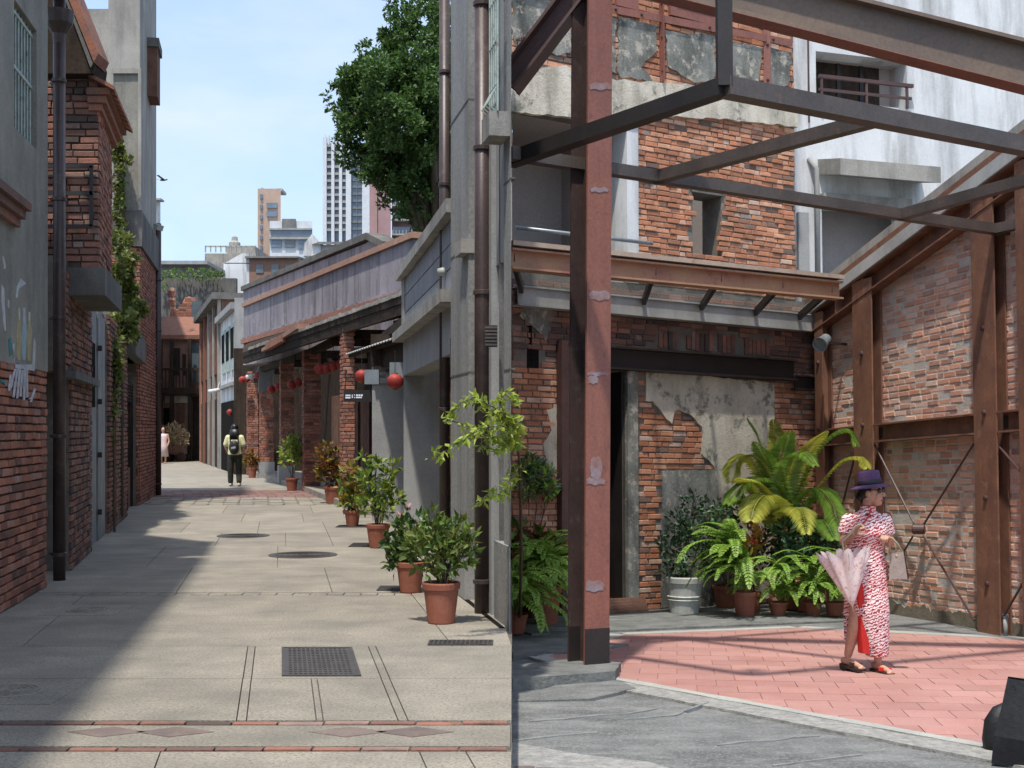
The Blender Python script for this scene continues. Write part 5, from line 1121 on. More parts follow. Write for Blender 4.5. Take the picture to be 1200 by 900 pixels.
# flood light
c = PS.P(*PS.uv(964, 401, .35), .35); o = thing('flood_lamp', 'grey cylindrical floodlight mounted in the courtyard corner', 'lamp', c, 'R')
ax = Vector((-.6, -.75, -.45)).normalized()
MB().lathe([(.055, -.14), (.075, -.12), (.08, .0), (.095, .06), (.10, .10), (.09, .10), (.08, .06), (.01, .05)], c, 16, ax=tuple(ax)).build('housing', m_galv, o, smooth=False)
MB().lathe([(.08, .062), (.08, .068), (.01, .07)], c, 16, ax=tuple(ax)).build('lens', m_glassw, o); MB().bar(c, c - PS.n * .36 + Vector((0, 0, -.02)), .03, .03).build('bracket', m_black, o)

# ---- freestanding steel frame
Fr = thing('steel_frame', 'red oxide steel column and open roof frame standing in the courtyard', 'frame', G(688, 787), 'R')
cb = G(690, 787); e = Vector((.5, -.87, 0)).normalized(); f = Vector((.87, .5, 0)).normalized(); lean = Vector((.0085, 0, 1))
topz = 5.6
def colpart(off, along_, w_, th, z0, z1, mat, nm, par=None):
    a = cb + off + lean * z0; b = cb + off + lean * z1
    q = [along_ * (i * w_ / 2) + along_.cross(Vector((0, 0, 1))) * (j * th / 2) for i, j in ((-1, -1), (1, -1), (1, 1), (-1, 1))]
    return MB().hexa([a + k for k in q] + [b + k for k in q]).build(nm, mat, par or Fr)
fl = colpart(e * .11, f, .235, .022, .0, topz, m_red, 'column_flange')
colpart(e * -.13, f, .235, .022, .0, topz, m_pipe, 'column_flange'); colpart(e * -.01, e, .214, .016, 0, topz, m_pipe, 'column_web')  # back flange and web coloured dark to stand for shade inside the section
colpart(e * .1235, f, .237, .004, .0, .36, m_black, 'base_paint', fl); colpart(e * -.118, f, .237, .004, .0, .36, m_black, 'base_paint', fl)
PCol = Pl((cb + e * .122).xy, (cb + e * .122 + f).xy, 'R')
for k, (x0, x1, y0, y1) in enumerate(((688, 716, 98, 106), (690, 712, 220, 226), (688, 714, 341, 352), (684, 713, 436, 440), (688, 700, 440, 450), (691, 705, 535, 562), (684, 709, 560, 568), (683, 708, 680, 693))):
    pts = [PCol.uv((x0 + x1) / 2 + (x1 - x0) / 2 * math.cos(q * .5236), (y0 + y1) / 2 - (y1 - y0) * .5 * math.copysign(abs(math.sin(q * .5236)) ** .5, math.sin(q * .5236)) + (.9 if q % 2 else -.9)) for q in range(12)]
    pts = [(min(max(a, -.115 + b * .0085), .115 + b * .0085), b) for a, b in pts]
    ol = .0085 * (pts[0][1] + pts[2][1]) / 2 * e.x
    MB().pprism(PCol, ragged(pts, .014, .003, k), ol - .004, ol + .003).build('primer_patch', m_weld, fl)
zt4 = H + 2.75
hz = lambda x, y: atz(x, y, zt4, 'R')
Rf = lambda a, b, w_, mat, nm: MB().bar(a, b, w_, w_).build(nm, mat, Fr)
p850 = hz(849, 102); p770 = hz(765, 209); p1055 = hz(1055, 252)
Rf(hz(597, 188), p850, .115, m_black, 'tube_beam'); Rf(p850, hz(1330, 197), .125, m_tube, 'tube_beam')
Rf(hz(597, 180), hz(1180, 271), .1, m_tube, 'tube_beam'); Rf(p770, hz(1022, 141), .1, m_tube, 'tube_beam'); Rf(p1055, hz(1330, 176), .1, m_tube, 'tube_beam')
Rf(hz(1165, 269), hz(1330, 232), .1, m_tube, 'tube_beam')
MB().bar(p850, p850 + Vector((0, 0, .78)), .1, .1, up=(0, 1, 0)).build('drop_post', m_black, Fr)
g0, g1 = aty(700, -48, 10.5, 'R'), aty(1330, 110.4, 10.14, 'R')
MB().ibeam(g0, g1, .2, .37, .03, .02).build('rafter_beam', m_tan, Fr)
MB().bar(g0, g1, .205, .006, (0, 0, 1), 0, -.188).build('rafter_underside', m_red, Fr)
k0, k1 = aty(598, 96, 10.75, 'R'), aty(698, -36, 10.6, 'R')
MB().ibeam(k0 + (k0 - k1) * .03, k1, .22, .2, .025, .02).build('knee_brace', m_redd, Fr)
# ------------------------------------------------------------------ plants in pots
def pot_profile(r, h, lip=True):
    return [(r * .68, 0), (r * .72, .01), (r * .93, h * .82), (r * 1.0, h * .84), (r * 1.03, h * .97), (r * 1.0, h), (r * .9, h), (r * .87, h * .88), (.01, h * .87)]
def plant_base(name, label, px, yb, fr, cat='potted plant', group='potted plants', Y=None):
    b = atz(px, yb, 0, fr)
    o = thing(name, label, cat, b, fr, group, local=True); k = b.y / FPX
    rel = lambda x, y, dy=0.: Vector(((x - px) * k, dy, (yb - y) * k))
    return o, k, rel
def potted(name, label, px, yb, fr, pw, ph, clumps, mat, n, L, Wd, potmat=m_terra, mat2=None, stems=6, up=.4, extra=None, hollow=.35, wstem=.008):
    o, k, rel = plant_base(name, label, px, yb, fr); r, h = pw * k / 2, ph * k
    MB().lathe(pot_profile(r, h), (0, 0, 0), 24).build('pot', potmat, o, smooth=False)
    MB().lathe([(r * .86, h * .8), (r * .86, h * .9), (.01, h * .915)], (0, 0, 0), 18).build('soil', m_soil, o)
    cs_ = [(rel(x, y, (U(-.5, .5) * rr * k)), rr * k) for x, y, rr in clumps]
    mb = MB()
    for c, rr in cs_:
        b = Vector((U(-.3, .3) * r, U(-.3, .3) * r, h * .88)); m = b.lerp(c, .5) + Vector((U(-.02, .02), U(-.02, .02), .03)); mb.tube([b, m, c], [wstem, wstem * .8, wstem * .4], 6)
        for _ in range(3): mb.tube([m.lerp(c, U(.1, .7)), c + rdir(.3) * rr * .8], [wstem * .5, wstem * .2], 5)
    mb.build('stem', m_stem, o)
    half = n if not mat2 else n // 2
    leafcloud(MB(), cs_, half, L, Wd, hollow, up).build('foliage', mat, o, recalc=False)['kind'] = 'stuff'
    if mat2: leafcloud(MB(), cs_, n - half, L, Wd, hollow + .2, up).build('tinted_foliage', mat2, o, recalc=False)['kind'] = 'stuff'
    return o, k, rel
potted('potted_shrub', 'leafy green shrub in the biggest terracotta pot near the granite pier', 517, 730, 'L', 44, 48, [(500, 655, 17), (522, 640, 19), (540, 648, 17), (512, 625, 15), (535, 622, 13), (492, 635, 13), (550, 630, 10), (524, 662, 14), (505, 608, 8), (482, 645, 9)], m_lf, 620, .085, .042, mat2=m_vine, up=.7)
potted('potted_shrub', 'spreading green shrub in the terracotta pot behind the biggest one', 481, 694, 'L', 34, 36, [(470, 650, 14), (462, 635, 12), (484, 632, 13), (475, 618, 10), (462, 662, 9), (490, 655, 12), (478, 643, 14), (492, 610, 7)], m_lfd, 480, .09, .045, mat2=m_lf, up=.6)
potted('potted_shrub', 'leggy bright green stems in a terracotta pot', 443, 642, 'L', 28, 28, [(432, 590, 11), (445, 575, 10), (455, 560, 8), (440, 545, 8), (430, 562, 9), (452, 595, 10), (461, 545, 5), (426, 535, 4), (465, 585, 7)], m_lfy, 430, .11, .05, mat2=m_lf, up=.9)
potted('potted_croton', 'small pot of mixed green and orange croton', 413, 617, 'L', 19, 19, [(412, 585, 9), (405, 570, 8), (418, 565, 8), (410, 552, 7), (421, 580, 7), (404, 590, 6)], m_lf, 300, .13, .06, mat2=m_croty, up=.7)
potted('potted_croton', 'tall yellow and red croton in a terracotta pot by the brick pillar', 390, 590, 'L', 21, 20, [(383, 545, 9), (392, 535, 8), (378, 555, 7), (388, 560, 10), (397, 550, 7), (384, 525, 6), (376, 535, 5)], m_croty, 330, .15, .08, mat2=m_crot, up=.6)
potted('potted_tree', 'round headed green plant on a bare stem in a terracotta pot', 342, 575, 'L', 15, 15, [(336, 530, 8), (346, 525, 8), (341, 519, 7), (350, 535, 6), (333, 540, 5), (344, 538, 7)], m_lfy, 300, .14, .07, mat2=m_lf, up=.5)
potted('potted_croton', 'dark red croton in a small terracotta pot beside the capped pillar', 295.5, 560, 'L', 11, 12, [(293, 541, 6), (299, 536, 5), (292, 533, 5), (298, 544, 5)], m_crot, 200, .16, .08, mat2=m_croty, up=.5)
o, k, rel = potted('potted_flowers', 'thin stemmed pink flowers in a low tub beside the grey pier', 478, 664, 'L', 16, 14, [(470, 610, 6), (476, 600, 5), (483, 618, 6), (468, 630, 6)], m_lfd, 90, .07, .03, mat2=m_flower, up=.5)

# ------------------------------------------------------------------ fronds
def frond_mb(pts, n, L0, wd, droop=.4, taper=True, vshape=.55):
    """A pinnate leaf: midrib through 3-D points with paired leaflets."""
    def at(f):
        m = len(pts) - 1; x = f * m; i = min(int(x), m - 1); u = x - i
        p0, p1, p2, p3 = pts[max(i - 1, 0)], pts[i], pts[i + 1], pts[min(i + 2, m)]
        return .5 * ((2 * p1) + (p2 - p0) * u + (2 * p0 - 5 * p1 + 4 * p2 - p3) * u * u + (3 * p1 - p0 - 3 * p2 + p3) * u ** 3)
    mb = MB(); rib = [at(i / 14) for i in range(15)]; mb.tube(rib, [.006 * (1 - i / 16) + .0015 for i in range(15)], 5)
    for k in range(n):
        f = .16 + .83 * k / (n - 1); p = at(f); d = (at(min(f + .02, 1)) - at(f - .02)).normalized()
        s = d.cross(Vector((0, 0, 1)));
        if s.length < .1: s = d.cross(Vector((0, 1, 0)))
        s.normalize(); up_ = s.cross(d)
        ll = L0 * (math.sin(math.pi * (.18 + .8 * f)) ** .7 if taper else 1) * U(.9, 1.08)
        for sg in (-1, 1):
            q = (s * sg + d * vshape + up_ * (.25 - droop * .3) + Vector((0, 0, -droop * .25))).normalized()
            tip = q * ll + Vector((0, 0, -droop * ll * .55)); mid = q * ll * .5; x = q.cross(up_); x = x.normalized() * wd * .5
            mb.add([p, p + mid + x, p + tip, p + mid - x], [(0, 1, 2), (0, 2, 3)])
    return mb
FERN = []
for i in range(5):
    a = U(.5, .9); pts = [Vector((0, 0, 0)), Vector((.12, 0, .16 * a + .04)), Vector((.28, U(-.02, .02), .22 * a)), Vector((.42, U(-.04, .04), .14 * a - .02)), Vector((.5, U(-.05, .05), -.06))]
    me_o = frond_mb(pts, 20, .075, .026, .35).build('frond', m_fern, None); FERN.append(me_o.data); bpy.data.objects.remove(me_o)
def fern(o, c, n, s, az0=0., az1=2 * math.pi, tilt=0.):
    for i in range(n):
        f = bpy.data.objects.new('frond', FERN[i % 5]); COL.objects.link(f); f.parent = o
        az = az0 + (az1 - az0) * (i + U(-.3, .3)) / n; q = s * U(.75, 1.15)
        f.matrix_basis = Matrix.Translation(c) @ Matrix.Rotation(az, 4, 'Z') @ Matrix.Rotation(-U(-.2, .7) - tilt, 4, 'Y') @ Matrix.Diagonal((q, q, q * U(.8, 1.2), 1))
# seam corner: fern in a terracotta pot, caladium and shrubs behind
o, k, rel = plant_base('potted_fern', 'bright green fern in a terracotta pot beside the red column', 640, 731, 'R')
r, h = 36 * k / 2, 44 * k
MB().lathe(pot_profile(r, h), (0, 0, 0), 24).build('pot', m_terra, o); MB().lathe([(r * .86, h * .8), (r * .86, h * .9), (.01, h * .91)], (0, 0, 0), 18).build('soil', m_soil, o)
fern(o, Vector((0, 0, h)), 34, 1.3); fern(o, Vector((-.05, -.05, h + .1)), 20, 1.2, 2.8, 6.2); fern(o, Vector((0, 0, h + .15)), 14, 1.0, 0, 6.28, .5)
o, k, rel = plant_base('potted_fern', 'drooping fern spilling onto the paving at the end of the granite pier', 604, 742, 'R')
MB().lathe(pot_profile(.13, .2), (0, 0, 0), 20).build('pot', m_terra, o)
fern(o, Vector((.0, 0, .2)), 22, 1.25, -1.7, 1.6); fern(o, Vector((0.04, -.05, .35)), 12, 1.1, -2.0, 1.0, .2)
potted('potted_caladium', 'broad leaved heart shaped plant with dark red foliage behind the fern', 628, 724, 'R', 24, 24, [(625, 660, 12), (640, 650, 12), (650, 640, 10), (612, 645, 12), (655, 655, 7), (632, 632, 9), (608, 625, 9)], m_lf, 230, .16, .115, mat2=m_crot, up=.5)
potted('potted_shrub', 'teal green bushy shrub with pale flowers behind the caladium', 618, 722, 'R', 22, 26, [(615, 572, 17), (632, 560, 16), (604, 556, 13), (642, 575, 11), (620, 545, 11)], m_lfb, 900, .10, .035, mat2=m_fern, up=.5)
# slender shrub arching over the pier with yellow-green sprays
b = atz(609, 738, 0, 'R'); o = thing('slender_shrub', 'slender shrub with yellow green leaf sprays arching past the downpipe', 'shrub', b, 'R', local=True)
wb = MR @ b; S3 = lambda x, y, Y: aty(x, y, Y) - wb
stp = [Vector((0, 0, 0)), S3(611, 640, 11.2), S3(609, 540, 10.4), S3(602, 500, 9.2), S3(588, 482, 8.9)]
MB().tube(stp, [.016, .014, .012, .009, .006], 6).build('stem', m_stem, o)
lf = MB(); tw = MB()
for pts in ([(608, 520, 9.3), (580, 478, 8.9), (555, 466, 8.8), (540, 472, 8.7), (528, 482, 8.7)], [(606, 520, 9.3), (588, 498, 8.9), (560, 503, 8.7), (535, 520, 8.6), (505, 540, 8.6)], [(604, 510, 9.2), (585, 470, 8.9), (592, 462, 9.0), (604, 470, 9.2)], [(606, 520, 9.3), (575, 512, 8.8), (550, 500, 8.8), (520, 490, 8.7)], [(608, 545, 9.6), (590, 580, 9.2), (575, 578, 9.0), (560, 590, 8.9)], [(606, 525, 9.4), (598, 518, 9.1), (580, 528, 8.9), (562, 520, 8.8)], [(604, 505, 9.3), (600, 490, 9.1), (580, 488, 8.9), (566, 482, 8.8)], [(606, 520, 9.4), (600, 512, 9.3), (606, 500, 9.5), (612, 505, 9.7)]):
    c3 = [S3(*q) for q in pts]; tw.tube(c3, .004, 5)
    for a, b2 in zip(c3, c3[1:]):
        m = max(4, int((b2 - a).length / .0085))
        for i in range(m):
            p = a.lerp(b2, i / m) + rdir(0) * U(0, .05); d = (b2 - a).normalized()
            if len(pts) and i % 1 == 0: lf.leaf(p, (d * .6 + rdir(-.2)).normalized(), rdir(1.2), U(.05, .085), U(.024, .038))
tw.build('twig', m_stem, o); lf.build('foliage', m_lfy, o, recalc=False)['kind'] = 'stuff'

# back corner group
o, k, rel = potted('potted_shrub', 'dull green shrub in an off white urn by the doorway', 802, 718, 'R', 46, 43, [(800, 650, 22), (815, 620, 20), (795, 615, 16), (830, 600, 16), (812, 590, 13), (785, 640, 14), (835, 640, 18), (790, 670, 14), (845, 615, 12)], m_lfb, 1000, .075, .042, m_wpot, m_lfd, up=.4)
for z in (.16, .2): MB().lathe([(46 * k / 2 * (.72 + .25 * z / (43 * k)) + .002, z), (46 * k / 2 * (.74 + .25 * z / (43 * k)) + .012, z + .008), (46 * k / 2 * (.74 + .25 * z / (43 * k)) + .004, z + .018)], (0, 0, 0), 24).build('pot_ring', m_wpot, o)
o, k, rel = plant_base('potted_fern', 'arching fern in a terracotta pot next to the off white urn', 873, 722, 'R')
r, h = 29 * k / 2, 29 * k
MB().lathe(pot_profile(r, h), (0, 0, 0), 24).build('pot', m_terra, o); MB().lathe([(r * .86, h * .8), (r * .86, h * .9), (.01, h * .91)], (0, 0, 0), 18).build('soil', m_soil, o)
fern(o, Vector((-.05, -.1, h + .12)), 22, 1.25, 2.0, 4.9, .1); fern(o, Vector((-.15, -.05, h + .3)), 18, 1.3, 1.6, 5.2, .4); fern(o, Vector((0, 0, h)), 12, .9)
potted('potted_croton', 'yellow tipped croton behind the arching fern', 882, 718, 'R', 22, 24, [(882, 640, 10), (875, 650, 9), (890, 632, 9), (880, 625, 7), (868, 640, 8)], m_crot, 170, .11, .05, mat2=m_croty, up=1.0)
potted('potted_shrub', 'dark glossy leaved bush under the palm', 945, 716, 'R', 28, 30, [(940, 640, 20), (960, 630, 18), (925, 650, 18), (950, 660, 20), (972, 645, 14), (920, 625, 14), (940, 610, 14), (978, 665, 10)], m_lfd, 900, .11, .06, mat2=m_lfb, up=.3)
potted('potted_shrub', 'shadowy bush filling the gap between urn and palm', 850, 712, 'R', 30, 26, [(850, 640, 20), (870, 650, 18), (845, 610, 16), (865, 600, 16), (890, 660, 18), (900, 630, 18), (835, 660, 16)], m_lfd, 800, .10, .05, up=.3)
for px, lb, n in ((912, 'low pale green fern on the ground beside the terracotta pot', 20), (952, 'lush fern in a brown pot under the palm', 24), (978, 'trailing fern beside the walking woman\'s umbrella', 16)):
    o, k, rel = plant_base('potted_fern', lb, px, 721, 'R'); h = .16
    MB().lathe(pot_profile(.12, h), (0, 0, 0), 20).build('pot', m_terra, o); fern(o, Vector((0, -.03, h + .02)), n, 1.05); fern(o, Vector((0, -.05, h + .25)), n // 2, 1.05, 3.2, 6.2, .25)
# areca palm
Ypm = G(925, 713).y; b = G(925, 713); o = thing('areca_palm', 'tall areca palm with arching yellow green fronds in the courtyard corner', 'palm', b, 'R', local=True); wb = MR @ b; 
MB().lathe(pot_profile(.17, .26), (0, 0, 0), 20).build('pot', m_terra, o)
S4 = lambda x, y, dy=0.: aty(x, y, (wb.y + dy)) - wb
sm = MB()
FR = [([(922, 640), (935, 580), (965, 520), (990, 503), (1003, 520)], -.3, m_palm, .30), ([(925, 640), (945, 590), (980, 545), (1005, 535), (1016, 548)], -.5, m_palmy, .2), ([(920, 640), (915, 570), (912, 520), (906, 492)], -.1, m_palmy, .24), ([(918, 640), (905, 570), (890, 515), (876, 490)], .05, m_palm, .27),
      ([(918, 640), (900, 570), (880, 535), (862, 540), (856, 565)], -.4, m_palmy, .24), ([(920, 640), (908, 580), (890, 560), (866, 570), (852, 590)], -.6, m_palm, .24), ([(922, 645), (912, 600), (898, 580), (885, 592), (880, 610)], -.9, m_palmy, .27), ([(924, 640), (940, 590), (958, 572), (975, 590), (983, 618)], -.7, m_palm, .27),
      ([(920, 640), (925, 575), (935, 535), (950, 515)], -.2, m_palmy, .2), ([(918, 645), (905, 610), (880, 590), (850, 590), (836, 604)], -.3, m_palm, .18), ([(924, 650), (945, 615), (965, 610), (978, 632)], -.9, m_palm, .22), ([(922, 650), (925, 610), (930, 595), (940, 600), (945, 625)], -1.0, m_palmy, .22), ([(920, 640), (918, 590), (925, 545), (940, 530), (955, 545)], -.8, m_palm, .22), ([(918, 640), (912, 580), (900, 540), (885, 518)], -.5, m_palm, .2), ([(922, 640), (932, 570), (948, 525), (968, 505)], -.6, m_palmy, .2), ([(920, 640), (914, 560), (918, 525), (926, 505)], -.4, m_palm, .2), ([(918, 645), (900, 590), (882, 565), (866, 560)], -.7, m_palmy, .2)]
for pts, dy, mt, LL in FR:
    n = len(pts); c3 = [S4(x, y, dy * (i / (n - 1))) for i, (x, y) in enumerate(pts)]
    frond_mb(c3, 46, LL * 1.2, .02, .5).build('frond', mt, o, recalc=False)
    sm.tube([Vector((U(-.1, .1), U(-.06, .06), .22)), Vector(c3[0]).lerp(Vector((0, 0, .3)), .4) + Vector((U(-.05, .05), 0, 0)), c3[0]], [.016, .012, .008], 6)
sm.build('cane', m_palmy, o, smooth=True)

# ------------------------------------------------------------------ people
def remeshed(mb, name, mat, parent, vox, it=6):
    o = mb.build(name, mat, parent, smooth=True)
    m = o.modifiers.new('r', 'REMESH'); m.mode = 'VOXEL'; m.voxel_size = vox; m.use_smooth_shade = True
    s = o.modifiers.new('s', 'SMOOTH'); s.factor = .5; s.iterations = it
    dg = bpy.context.evaluated_depsgraph_get(); dg.update(); me = bpy.data.meshes.new_from_object(o.evaluated_get(dg)); o.modifiers.clear(); old = o.data; o.data = me; bpy.data.meshes.remove(old)
    me.materials.clear(); me.materials.append(mat); me.polygons.foreach_set('use_smooth', [True] * len(me.polygons)); return o
def limb(mb, pts):
    for (p, r), (q, s) in zip(pts, pts[1:]): mb.tube([p, q], [r, s], 12)
    for p, r in pts: mb.ell(p, (r, r, r), 12, 8)
    return mb
def hand(mb, c, d, palm_n, s=1.):
    """Palm and five bent fingers; d runs from the wrist outward, the fingers curl towards palm_n."""
    d = Vector(d).normalized(); n = Vector(palm_n); n = (n - d * n.dot(d)).normalized(); x = d.cross(n); c = Vector(c)
    R = Matrix((x, n, d)).transposed(); mb.ell(c + d * .04 * s, (.04 * s, .016 * s, .048 * s), 12, 8, R)
    for i, (off, ln) in enumerate(((-.030, .062), (-.011, .074), (.009, .07), (.028, .055))):
        b = c + d * .075 * s + x * off * s; m = b + (d * .55 + n * .8).normalized() * ln * .5 * s; e = m + (n * .9 - d * .5).normalized() * ln * .5 * s
        limb(mb, [(b, .0095 * s), (m, .0088 * s), (e, .0078 * s)])
    b = c + d * .02 * s - x * .03 * s; m = b + (d * .5 - x * .7 + n * .4).normalized() * .035 * s; e = m + (d * .7 + n * .7).normalized() * .03 * s
    limb(mb, [(b, .012 * s), (m, .0105 * s), (e, .009 * s)])
def loft(mb, rings, n=28):
    k = len(mb.v)
    for z, cx, cy, rx, ry in rings:
        for j in range(n):
            a = 2 * math.pi * j / n; mb.v.append(Vector((cx + rx * math.cos(a), cy + ry * math.sin(a), z)))
    for i in range(len(rings) - 1):
        for j in range(n): mb.f.append((k + i * n + j, k + i * n + (j + 1) % n, k + (i + 1) * n + (j + 1) % n, k + (i + 1) * n + j))
    mb.f.append(tuple(k + j for j in range(n))[::-1]); mb.f.append(tuple(k + (len(rings) - 1) * n + j for j in range(n))); return mb
m_skin = M('warm skin', (.52, .30, .21), (.47, .26, .18), 12, .5, .0, spec=.4); m_hair = M('black hair', (.016, .013, .012), (.01, .009, .009), 30, .4, .2, 90)
def dressmat():
    m = M('red white and black wave print', (.6, .5, .5), None, 3, .7, 0); n = m.node_tree; N = n.nodes; Lk = n.links; bs = N['Principled BSDF']
    tc = N.new('ShaderNodeTexCoord'); mp = N.new('ShaderNodeMapping'); mp.inputs['Scale'].default_value = (1, 1, 1.0); mp.inputs['Rotation'].default_value = (0, .35, 0); Lk.new(tc.outputs['Object'], mp.inputs['Vector'])
    wv = N.new('ShaderNodeTexWave'); wv.wave_type = 'BANDS'; wv.bands_direction = 'Z'; wv.inputs['Scale'].default_value = 13; wv.inputs['Distortion'].default_value = 7; wv.inputs['Detail'].default_value = 2; wv.inputs['Detail Scale'].default_value = 3.2; Lk.new(mp.outputs[0], wv.inputs['Vector'])
    cr = N.new('ShaderNodeValToRGB'); cr.color_ramp.interpolation = 'LINEAR'; E = cr.color_ramp.elements
    for _ in range(4): E.new(.5)
    for e_, (p, c) in zip(E, ((0, (.03, .025, .03)), (.10, (.06, .04, .05)), (.16, (.60, .05, .055)), (.40, (.66, .16, .15)), (.52, (.76, .56, .55)), (1, (.8, .70, .69)))): e_.position = p; e_.color = (*c, 1)
    cr2 = N.new('ShaderNodeValToRGB'); E = cr2.color_ramp.elements
    for _ in range(2): E.new(.5)
    for e_, (p, c) in zip(E, ((0, (.10, .03, .035)), (.15, (.62, .04, .04)), (.45, (.64, .07, .06)), (.65, (.76, .60, .58)))): e_.position = p; e_.color = (*c, 1)
    nz = N.new('ShaderNodeTexNoise'); nz.inputs['Scale'].default_value = 3.2; Lk.new(tc.outputs['Object'], nz.inputs['Vector']); mr = N.new('ShaderNodeMapRange'); mr.inputs['From Min'].default_value = .47; mr.inputs['From Max'].default_value = .58; Lk.new(nz.outputs['Fac'], mr.inputs['Value'])
    mx = N.new('ShaderNodeMix'); mx.data_type = 'RGBA'; Lk.new(wv.outputs['Fac'], cr.inputs['Fac']); Lk.new(wv.outputs['Fac'], cr2.inputs['Fac']); Lk.new(mr.outputs[0], mx.inputs['Factor']); Lk.new(cr.outputs[0], mx.inputs['A']); Lk.new(cr2.outputs[0], mx.inputs['B']); Lk.new(mx.outputs['Result'], bs.inputs['Base Color'])
    return m
m_dress = dressmat(); m_lining = M('scarlet lining', (.60, .03, .025), (.52, .025, .02), 8, .6, .0)
m_hat = M('purple woven straw', (.105, .047, .13), (.075, .034, .098), 60, .75, .6, 160); m_hatb = M('black hat ribbon', (.02, .016, .025), None, 8, .6, 0)
m_umb = M('pink floral cotton', (.86, .77, .74), (.80, .66, .63), 6, .7, .1, 60, spots=(.52, .09, .08), spscale=34, spamt=.85, trans=.25)
m_bag = M('taupe leather', (.36, .30, .265), (.29, .24, .21), 14, .5, .3, 90); m_cane = M('pale cane', (.52, .40, .26), None, 8, .6, 0); m_sand = M('dark brown sandal', (.04, .028, .022), (.03, .02, .018), 8, .5, .1)
P = thing('person', 'person in a red and white print dress and purple hat walking with umbrella', 'person', G(1014, 786), 'R', local=True)
bd = MB()
limb(bd, [(Vector((.07, 0, .80)), .085), (Vector((.07, -.03, .48)), .058), (Vector((.075, -.04, .36)), .055), (Vector((.09, -.05, .10)), .032)])
limb(bd, [(Vector((-.06, 0, .8)), .085), (Vector((-.085, -.05, .47)), .058), (Vector((-.10, -.04, .36)), .056), (Vector((-.135, .02, .13)), .033)])
for ax_, az_, ay_, dx in ((.09, .05, -.05, .04), (-.135, .075, .02, .05)):   # feet
    limb(bd, [(Vector((ax_ - dx * .5, ay_ + .03, az_)), .03), (Vector((ax_ + dx * .6, ay_ - .08, az_ - .01)), .028), (Vector((ax_ + dx * 1.4, ay_ - .15, az_ - .025)), .02)])
    for q in range(5): bd.ell((ax_ + dx * 1.4 - .026 + q * .013, ay_ - .165 + abs(q - 1) * .006, az_ - .03), (.008, .014, .009), 8, 6)
loft(bd, [(.75, 0, 0, .13, .09), (1.0, 0, 0, .11, .08), (1.2, .005, 0, .14, .08), (1.27, .01, 0, .09, .06)])
limb(bd, [(Vector((.015, .0, 1.25)), .06), (Vector((.028, -.008, 1.40)), .05)])
fd = Vector((.80, -.60, 0)).normalized(); hc_ = Vector((.045, -.02, 1.465)); sdv = Vector((-fd.y, fd.x, 0))
Rh = Matrix((sdv, fd, Vector((0, 0, 1)))).transposed()
bd.ell(hc_, (.07, .088, .11), 16, 12, Rh); bd.ell(hc_ + fd * .045 + Vector((0, 0, -.06)), (.05, .048, .055), 14, 10, Rh); bd.ell(hc_ + fd * .068 + Vector((0, 0, -.09)), (.026, .02, .02), 10, 8, Rh)
bd.ell(hc_ + fd * .098 + Vector((0, 0, -.018)), (.013, .02, .022), 10, 8, Rh); bd.ell(hc_ + fd * .107 + Vector((0, 0, -.03)), (.014, .012, .011), 10, 8, Rh)
for sg in (-1, 1): bd.ell(hc_ + sdv * sg * .072 - fd * .005 + Vector((0, 0, -.015)), (.012, .02, .032), 10, 8, Rh); bd.ell(hc_ + sdv * sg * .035 + fd * .066 + Vector((0, 0, -.03)), (.022, .018, .02), 10, 8, Rh)
limb(bd, [(Vector((-.145, 0, 1.22)), .042), (Vector((-.185, -.03, 1.06)), .038), (Vector((-.135, -.155, 1.13)), .025)]); hand(bd, (-.13, -.165, 1.135), (.35, -.5, .8), (.7, .2, -.1), .95)
limb(bd, [(Vector((.165, 0, 1.22)), .042), (Vector((.205, .02, 1.045)), .038), (Vector((.165, -.105, 1.085)), .025)]); hand(bd, (.16, -.115, 1.09), (-.5, -.6, .25), (.1, .3, -.9), .95)
remeshed(bd, 'body', m_skin, P, .0055, 4)
dr_ = MB(); loft(dr_, [(.13, .082, -.05, .09, .10), (.3, .055, -.045, .125, .12), (.5, .03, -.035, .155, .135), (.68, .01, -.005, .172, .138), (.82, 0, 0, .182, .142), (.9, 0, 0, .17, .13), (.985, 0, 0, .142, .112), (1.06, .003, -.008, .155, .122), (1.13, .006, -.02, .172, .135), (1.2, .01, -.005, .176, .115), (1.25, .012, 0, .16, .098), (1.285, .014, 0, .11, .08), (1.31, .018, 0, .065, .064), (1.355, .026, -.005, .06, .06)])
for sg, a, b2 in ((-1, Vector((-.14, 0, 1.23)), Vector((-.177, -.015, 1.115))), (1, Vector((.16, 0, 1.23)), Vector((.195, .01, 1.115)))): limb(dr_, [(a, .060), (a.lerp(b2, .5), .060)]); dr_.tube([a.lerp(b2, .4), b2], [.060, .057], 16)
loft(dr_, [(.2, -.115, .05, .045, .02), (.45, -.085, .055, .08, .03), (.72, -.04, .04, .12, .05)], 20)
dress = remeshed(dr_, 'dress', m_dress, P, .008, 5)
MB().hexa([Vector(v) for v in ((-.13, -.09, .74), (-.10, -.135, .74), (-.06, -.15, .72), (-.06, -.085, .72), (-.075, -.06, .16), (-.05, -.12, .16), (.0, -.14, .16), (.0, -.06, .16))]).build('lining', m_lining, P)
MB().tube([Vector((.03, -.066, 1.335)), Vector((.0, -.105, 1.27)), Vector((-.06, -.125, 1.2)), Vector((-.12, -.10, 1.14))], .007, 6).tube([Vector((.026 + .0615 * math.cos(a * .4), -.005 + .0615 * math.sin(a * .4), 1.353)) for a in range(16)], .006, 6).build('piping', m_lining, dress)
